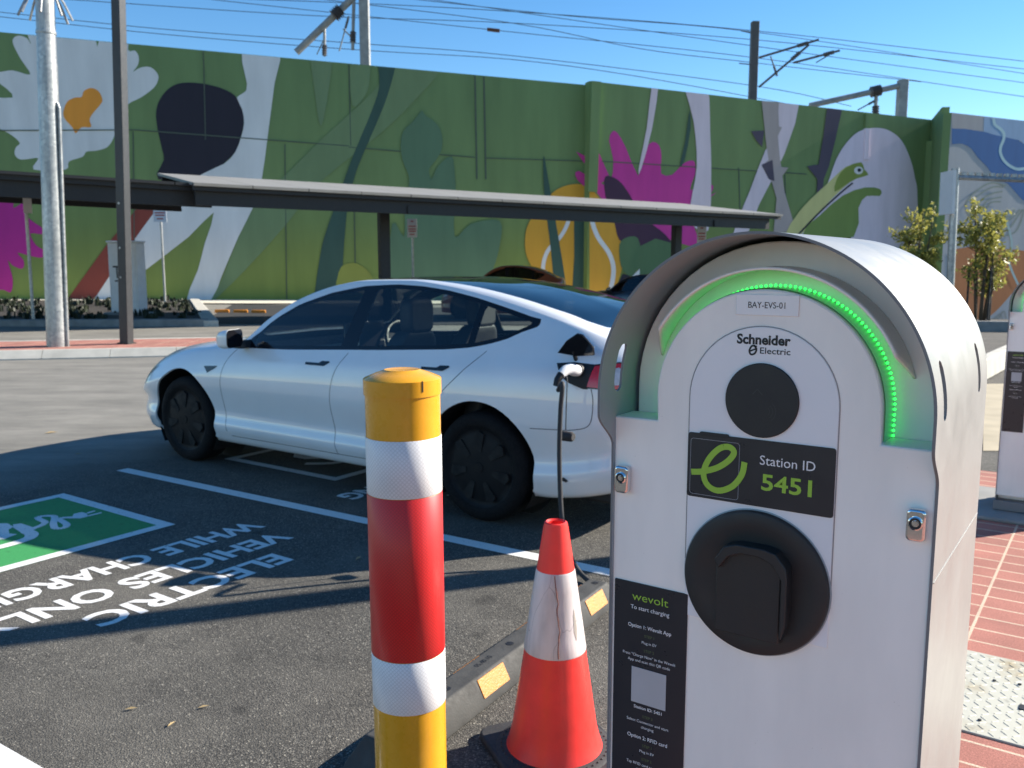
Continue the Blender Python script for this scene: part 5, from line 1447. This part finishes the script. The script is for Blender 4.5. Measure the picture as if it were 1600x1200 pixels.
    stroke(bm, smooth_poly([(.2075, 1.4350), (.2015, 1.4360), (.1980, 1.4300), (.2000, 1.4250), (.2050, 1.4265), (.2070, 1.4320), (.2035, 1.4370)], 5, closed=False), .0024, -.0016, MFr)
    stroke(bm, [(.1985, 1.4290), (.2065, 1.4325)], .0020, -.0016, MFr)
    build("maker_lettering", bm, M_dark_ink, plate, recalc=False)
    # instruction panel
    bm = NB(); prism(bm, rrect(.0112, .1240, .60, 1.0895, .002), -.0016, -.0002, MFr); ins = build("instruction_panel", bm, M_label, r)
    c = .0675
    bw, bg, by = NB(), NB(), NB()
    text(bg, "wevolt", .0125, c, 1.0640, -.0020, MFr, width=.0560)
    text(bw, "To start charging", .0062, c, 1.0505, -.0020, MFr, bold=.006, width=.0600)
    text(bw, "Option 1: Wevolt App", .0058, c, 1.0235, -.0020, MFr, bold=.012, width=.0670)
    text(by, "STEP 1", .0042, c, 1.0115, -.0020, MFr)
    text(bw, "Plug in EV", .0042, c, 1.0015, -.0020, MFr)
    text(by, "STEP 2", .0042, c, .9895, -.0020, MFr)
    text(bw, "Press \"Charge Now\" in the Wevolt", .0044, c, .9805, -.0020, MFr, width=.0820)
    text(bw, "App and scan this QR code", .0044, c, .9725, -.0020, MFr, width=.0660)
    text(bw, "Station ID: " + station, .0048, c, .9020, -.0020, MFr, bold=.014, width=.0440)
    text(by, "STEP 3", .0042, c, .8895, -.0020, MFr)
    text(bw, "Select Connector and start", .0044, c, .8810, -.0020, MFr, width=.0660)
    text(bw, "charging", .0044, c, .8730, -.0020, MFr)
    text(bw, "Option 2: RFID card", .0058, c, .8560, -.0020, MFr, bold=.012, width=.0630)
    text(by, "STEP 1", .0042, c, .8450, -.0020, MFr); text(bw, "Plug in EV", .0042, c, .8360, -.0020, MFr)
    text(by, "STEP 2", .0042, c, .8240, -.0020, MFr); text(bw, "Tap RFID card to start and", .0044, c, .8150, -.0020, MFr, width=.0640); text(bw, "stop charging", .0044, c, .8070, -.0020, MFr)
    build("lettering", bw, M_white_ink, ins, recalc=False); build("panel_name", bg, M_green_ink, ins, recalc=False); build("step_lettering", by, simple("olive_ink", (.12, .16, .07), .5), ins, recalc=False)
    bm = NB(); prism(bm, [(c - .0265, .9105), (c + .0275, .9105), (c + .0275, .9640), (c - .0265, .9640)], -.0022, -.0014, MFr); build("code_sticker", bm, simple("pale_sticker", (.45, .45, .46), .5), ins)
    # anchor base
    bm = NB(); box(bm, -.004, .435, -.01, .37, .11, .169); build("base_frame", bm, M_edge, r, bevel=.003)
    return r
ch1 = make_charger("near white charger with glowing green arch and station label 5451", "5451")
ch2 = copy_tree(ch1)
ch2.location = U * 0.5896 + V * (1.0923 + 4.97) + Vector((0, 0, -0.076))
ch2["label"] = "far white charger standing at the right edge of the picture"
# plinths
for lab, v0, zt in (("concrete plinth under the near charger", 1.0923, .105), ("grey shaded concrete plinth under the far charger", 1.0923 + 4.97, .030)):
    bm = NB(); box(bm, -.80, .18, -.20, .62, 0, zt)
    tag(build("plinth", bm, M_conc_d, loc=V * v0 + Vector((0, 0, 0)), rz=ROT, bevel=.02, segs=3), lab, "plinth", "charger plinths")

# ------------------------------------------------------------------ bollard
def uv_wrap(o, r):
    me = o.data; uv = me.uv_layers.new(name="UVMap")
    for l in me.loops:
        p = me.vertices[l.vertex_index].co; uv.data[l.index].uv = (math.atan2(p.y, p.x) * r, p.z)
bc = Vector((-.2385, 1.965, 0))
bol = thing("bollard", "yellow bollard with red and white reflective bands in front of the car", "bollard", bc)
bol.rotation_euler = (0, math.radians(-0.35), 0)
RB = .0845
bm = NB(); lathe(bm, [(RB, 0), (RB, 1.28)], 72); uv_wrap(build("post", bm, M_yellow, bol, smooth='angle'), RB)
bm = NB(); lathe(bm, [(RB + .0005, 1.2495), (RB + .0028, 1.2500), (RB + .003, 1.262), (RB + .003, 1.2845), (RB + .0005, 1.2868), (.062, 1.2965), (.043, 1.3025), (.040, 1.3045), (.037, 1.3040), (.034, 1.3030), (.0001, 1.3034)], 72)
bcap = build("cap", bm, M_yellow, bol, smooth='angle')
bm = NB(); box(bm, -.0010, .0010, -.0012, .0012, 1.262, 1.286, Matrix.Rotation(math.radians(-53), 4, 'Z') @ Matrix.Translation((RB + .0030, 0, 0))); build("cap_notch", bm, M_dark_ink, bcap)
for nm, z0_, z1_, mt in (("white_band", 1.026, 1.156, M_white_sleeve), ("red_band", .648, 1.026, M_red_sleeve), ("white_band", .522, .648, M_white_sleeve)):
    bm = NB(); lathe(bm, [(RB + .0007, z0_ + .0005), (RB + .0012, z0_ + .001), (RB + .0012, z1_ - .001), (RB + .0007, z1_ - .0005)], 72); uv_wrap(build(nm, bm, mt, bol, smooth=True), RB)

# ------------------------------------------------------------------ traffic cone
cc = grid_pt(1.372, 2.262, 0); cc = on_ground(866, 1176); cc.z = 0
cone = thing("traffic_cone", "faded orange traffic cone with cracked white sleeve beside the charger", "traffic cone", cc, math.radians(22))
M_cone = simple("fluorescent_red_plastic", (0.84, 0.034, 0.026), 0.42, var=0.2, vscale=8, bump=0.05)
def mat_crack():
    m = Mat("worn_white_sleeve"); vec = m.coord((1, 1, .35))
    v = m.new("ShaderNodeTexVoronoi"); v.feature = 'DISTANCE_TO_EDGE'; v.inputs['Scale'].default_value = 9
    nz = m.new("ShaderNodeTexNoise"); nz.inputs['Scale'].default_value = 14; m.lk(vec, nz.inputs['Vector'])
    m.lk(m.mix(0.06, vec, nz.outputs['Color']), v.inputs['Vector'])
    cr = m.ramp(v.outputs[0], [(0.0, 0.55), (0.006, 1.0)])
    dirt = m.ramp(m.noise(m.coord((1, 1, .2)), 12, 6), [(0.36, 0.66), (0.6, 1.0)])
    c = m.mix(1.0, (0.66, 0.60, 0.59), cr, 'MULTIPLY'); m.base(m.mix(1.0, c, dirt, 'MULTIPLY')); m.set(Roughness=0.4)
    m.bump(m.noise(m.coord((1, 1, .3)), 18, 3), 0.4, 0.004)
    return m.m
H_c = .758
def cr(z): return .036 + (.140 - .036) * (1 - (z - .05) / (H_c - .05)) if z > .05 else .14
bm = NB(); lathe(bm, [(.152, .034), (.148, .045), (.143, .06), (cr(.10), .10), (cr(.3), .30), (cr(.6), .60), (cr(.738), .738), (.035, .755), (.030, .758), (.024, .753), (.022, .71)], 64); build("cone_shell", bm, M_cone, cone, smooth='angle')
bm = NB(); zs = [.352, .356, .40, .45, .50, .55, .604, .608]
lathe(bm, [(cr(z) + (.0004 if i in (0, 7) else .0022), z) for i, z in enumerate(zs)], 64); slv = build("reflective_sleeve", bm, mat_crack(), cone, smooth=True)
# the long split down the sleeve, and a torn flap
bm = NB(); rc = random.Random(5); pts = []; ang = math.radians(-118)
for k in range(16):
    z = .605 - k * .0165; ang += rc.uniform(-.05, .05); pts.append((math.cos(ang) * (cr(z) + .0026), math.sin(ang) * (cr(z) + .0026), z))
tube(bm, pts, [.0016 + .0012 * rc.random() for _ in pts], 5); build("split", bm, simple("split_dark", (.22, .10, .08), .7), slv)
bm = NB(); a = math.radians(-80); pts = [(math.cos(a + dx) * (cr(z) + .003), math.sin(a + dx) * (cr(z) + .003), z) for dx, z in ((.22, .50), (.27, .44), (.20, .40), (.12, .43), (.15, .48))]
bm.faces.new([bm.verts.new(p) for p in pts]); build("worn_patch", bm, simple("worn_grey", (.34, .31, .27), .7), slv, recalc=False)
bm = NB(); prism(bm, rrect(-.195, .195, -.195, .195, .05), 0, .026, Matrix.Identity(4)); cbm = build("cone_base", bm, M_rubber, cone, bevel=.008, segs=3)
bm = NB(); lathe(bm, [(.185, .0262), (.178, .030), (.158, .033), (.145, .036)], 48); build("base_collar", bm, M_rubber, cbm, smooth=True)
bm = NB()
for k in range(46):
    a = k * 2 * math.pi / 46; bmesh.ops.create_icosphere(bm, subdivisions=1, radius=.0035, matrix=Matrix.Translation((.168 * math.cos(a), .168 * math.sin(a), .0325)))
build("stud", bm, M_rubber_g, cbm)

# ------------------------------------------------------------------ wheel stop in the near bay
ws = thing("wheel_stop", "scuffed grey rubber wheel stop with amber reflectors behind the bollard and cone", "wheel stop", grid_pt(1.835, 2.62, 0), math.atan2(V.y, V.x) + math.radians(4.0))
Ls = .86
prof = [(-.085, 0), (-.085, .028), (-.045, .104), (.045, .104), (.085, .028), (.085, 0)]
bm = NB(); ends = []
for sx, sh in ((-1, 1), (1, 1)):
    ends.append([bm.verts.new((sx * (Ls - (z / .104) * .07), y, z)) for y, z in prof])
bm.faces.new(ends[0]); bm.faces.new(ends[1][::-1])
for k in range(6): bm.faces.new((ends[0][k], ends[1][k], ends[1][(k + 1) % 6], ends[0][(k + 1) % 6]))
wbody = build("rubber_body", bm, M_rubber_g, ws, bevel=.006)
for y_s in (-1, 1):
    n_ = Vector((0, y_s * .076, .040)).normalized(); 
    for xc in (-.63, -.22, .22, .63):
        bm = NB(); pr_ = []
        for dx, f in ((-.085, .12), (.085, .12), (.085, .90), (-.085, .90)):
            pr_.append(Vector((xc + dx, y_s * (.085 - .040 * f), .028 + .076 * f)))
        v0 = [bm.verts.new(p + n_ * .003) for p in pr_]; v1 = [bm.verts.new(p - n_ * .002) for p in pr_]
        bm.faces.new(v0); bm.faces.new(v1[::-1])
        for k in range(4): bm.faces.new((v0[k], v0[(k + 1) % 4], v1[(k + 1) % 4], v1[k]))
        build("reflector", bm, M_yellow_ref, ws, bevel=.001)
for xc in (-.42, 0, .42, .75, -.75):
    bm = NB(); prism(bm, disc(xc, 0, .016, 20), .1035, .1052, Matrix.Identity(4)); build("bolt_hole", bm, M_dark_ink, ws)
bm = NB(); text(bm, "05.40.10", .022, -.18, -.005, .1046, Matrix.Identity(4), bold=.02); build("moulded_number", bm, M_dark_ink, wbody, recalc=False)

# ------------------------------------------------------------------ right-hand pole with chain rail, kerb, trees
base = at_depth(1488, 430, 17.0); g0 = gh(base.x, base.y)
r = thing("sign_pole", "slim galvanised pole with white sign edge and spiked chain rail", "pole", Vector((base.x, base.y, g0)))
lean(r, -1.3)
ht = at_depth(1495, 263, 17.0).z - g0
bm = NB(); lathe(bm, [(.07, -.2), (.07, ht)], 16, cap1=True); build("shaft", bm, M_galv, r, smooth='angle')
bm = NB(); box(bm, -.16, -.10, -.25, .25, ht - .85, ht - .05); build("sign_plate", bm, M_sign_w, r)
bm = NB(); tube(bm, [(.07, 0, ht - .17), (3.6, -.3, ht - .42)], .045, 8); rail = build("rail", bm, M_galv, r)
bm = NB()
for k in range(26):
    t = k / 26; p = Vector((.10 + 3.4 * t, -.29 * t, ht - .13 - .245 * t)); box(bm, p.x, p.x + .09, p.y - .03, p.y + .03, p.z, p.z + .06)
build("spike", bm, M_galv, rail)

# low white kerb by the road on the far right and the bed with young trees
bm = NB(); q = [on_ground(1536, 598), on_ground(1640, 540), on_ground(1640, 531), on_ground(1536, 586)]
prism(bm, [q2(p) for p in q], 0, .30, Matrix.Identity(4)); tag(build("low_wall", bm, M_conc, bevel=.02), "low white concrete edging wall left of the far charger", "wall")
bm = NB(); q = [on_ground(1536, 600), on_ground(1640, 600), on_ground(1640, 705), on_ground(1536, 705)]
flat(bm, [q2(p) for p in q], 0.004, Matrix.Identity(4)); tag(build("walkway", bm, simple("beige_concrete", (.42, .36, .25), .9, var=.2, vscale=3, bump=.3)), "beige sunlit concrete walkway beyond the far charger", kind="structure")
bm = NB(); k0 = on_ground(1440, 512); k1 = on_ground(1700, 515)
prism(bm, [q2(k0), q2(k1), q2(k1 + Vector((0, .2, 0))), q2(k0 + Vector((0, .2, 0)))], -.1, .17, Matrix.Identity(4)); tag(build("tree_bed_kerb", bm, M_conc_d, bevel=.02), "dark kerb in front of the young trees", kind="structure")
bm = NB(); prism(bm, [q2(k0 + Vector((0, .204, 0))), q2(k1 + Vector((0, .204, 0))), q2(k1 + Vector((.3, 1.7, 0))), q2(k0 + Vector((-.3, 1.7, 0)))], -.3, .12, Matrix.Identity(4)); tag(build("tree_bed", bm, M_soil), "mulched bed with the young trees", kind="structure")
def mat_leaf(name, c1, c2):
    m = Mat(name); oi = m.noise(m.coord(), 6.0, 3)
    m.base(m.ramp(oi, [(0.3, c1), (0.7, c2)])); m.set(Roughness=0.5); m.b.inputs['Subsurface Weight'].default_value = 0.0
    tl = m.new("ShaderNodeBsdfTranslucent"); m.lk(m.ramp(oi, [(0.3, c2), (0.7, c2)]), tl.inputs[0])
    mx = m.new("ShaderNodeMixShader"); mx.inputs[0].default_value = 0.35
    m.lk(m.b.outputs[0], mx.inputs[1]); m.lk(tl.outputs[0], mx.inputs[2]); m.lk(mx.outputs[0], m.out.inputs[0]); return m.m
M_leaf = mat_leaf("olive_leaf", (0.13, 0.155, 0.03), (0.36, 0.34, 0.08)); M_bark = simple("grey_bark", (0.10, 0.075, 0.05), 0.9, var=.3, vscale=14)
def tree(lab, base, H, spread, seed, stems, nleaf):
    R = random.Random(seed); r = thing("young_tree", lab, "tree", base, 0, "young trees in the bed by the grey wall")
    bmt = NB(); tips = []
    for k in range(stems):
        a = R.uniform(0, 6.28); o = Vector((math.cos(a), math.sin(a), 0)) * .10; top = Vector((math.cos(a), math.sin(a), 0)) * spread * .35 * R.uniform(.4, 1) + Vector((0, 0, H * R.uniform(.75, .97)))
        pts = [o, o.lerp(top, .35) + Vector((R.uniform(-.05, .05), R.uniform(-.05, .05), 0)), o.lerp(top, .7) + Vector((R.uniform(-.08, .08), R.uniform(-.08, .08), 0)), top]
        tube(bmt, pts, [.032, .026, .017, .006], 7)
        for j in range(9):
            f = R.uniform(.28, .97); p = o.lerp(top, f); aa = R.uniform(0, 6.28); l = spread * R.uniform(.3, 1.0) * (1.12 - abs(f - .62) * 1.1) * .55
            q = p + Vector((math.cos(aa) * l, math.sin(aa) * l, l * R.uniform(.2, .9))); tube(bmt, [p, p.lerp(q, .5) + Vector((0, 0, .03)), q], [.011, .008, .003], 5); tips += [q, p.lerp(q, .6), p.lerp(q, .8)]
        tips.append(top)
    build("trunk", bmt, M_bark, r, smooth=True)
    bm = NB()
    for i in range(nleaf):
        t = R.choice(tips); g = lambda s: R.gauss(0, s)
        p = t + Vector((g(.07), g(.07), g(.085)))
        n = Vector((g(1), g(1), g(1) + .4)).normalized(); a, b = frame_of(n); an = R.uniform(0, 6.28); d = a * math.cos(an) + b * math.sin(an); s = n.cross(d)
        l = R.uniform(.045, .085); w = l * .42
        v = [bm.verts.new(q) for q in (p - d * l, p + s * w, p + d * l, p - s * w)]; bm.faces.new(v)
    build("crown", bm, M_leaf, r, recalc=False)
    for k, (dx, dy) in enumerate(((-.32, 0.05), (.05, -.25), (.28, .1))):
        bm = NB(); tube(bm, [(dx, dy, -.1), (dx, dy, 1.35)], .024, 6); build("stake", bm, M_black_metal, r)
t2 = on_ground(1531, 503, .11); tree("taller young tree with open crown right of the slim pole", t2, 3.0, 1.15, 11, 6, 2500)
t1 = at_depth(1428, 470, 21.6); t1.z = .0; tree("smaller young tree rising behind the curved hood", t1, 2.95, .95, 23, 5, 2300)

# small litter on the asphalt
M_leaf_dry = simple("dry_leaf", (.34, .25, .12), .8)
R = random.Random(4)
for px, py_, s in ((80, 676, .06), (205, 1107, .022), (268, 1131, .02), (318, 1104, .02), (122, 709, .03), (560, 872, .03)):
    p = on_ground(px, py_, .006); bm = NB(); a = R.uniform(0, 3)
    d = Vector((math.cos(a), math.sin(a), 0)) * s; n = Vector((-d.y, d.x, 0)) * .28
    v = [bm.verts.new(q) for q in (-d, n * .9 + Vector((0, 0, s * .18)), d, -n + Vector((0, 0, s * .1)))]; bm.faces.new(v)
    tag(build("dry_leaf", bm, M_leaf_dry, loc=p, recalc=False), "small dry leaf lying on the asphalt", "leaf", "dry leaves on the asphalt")
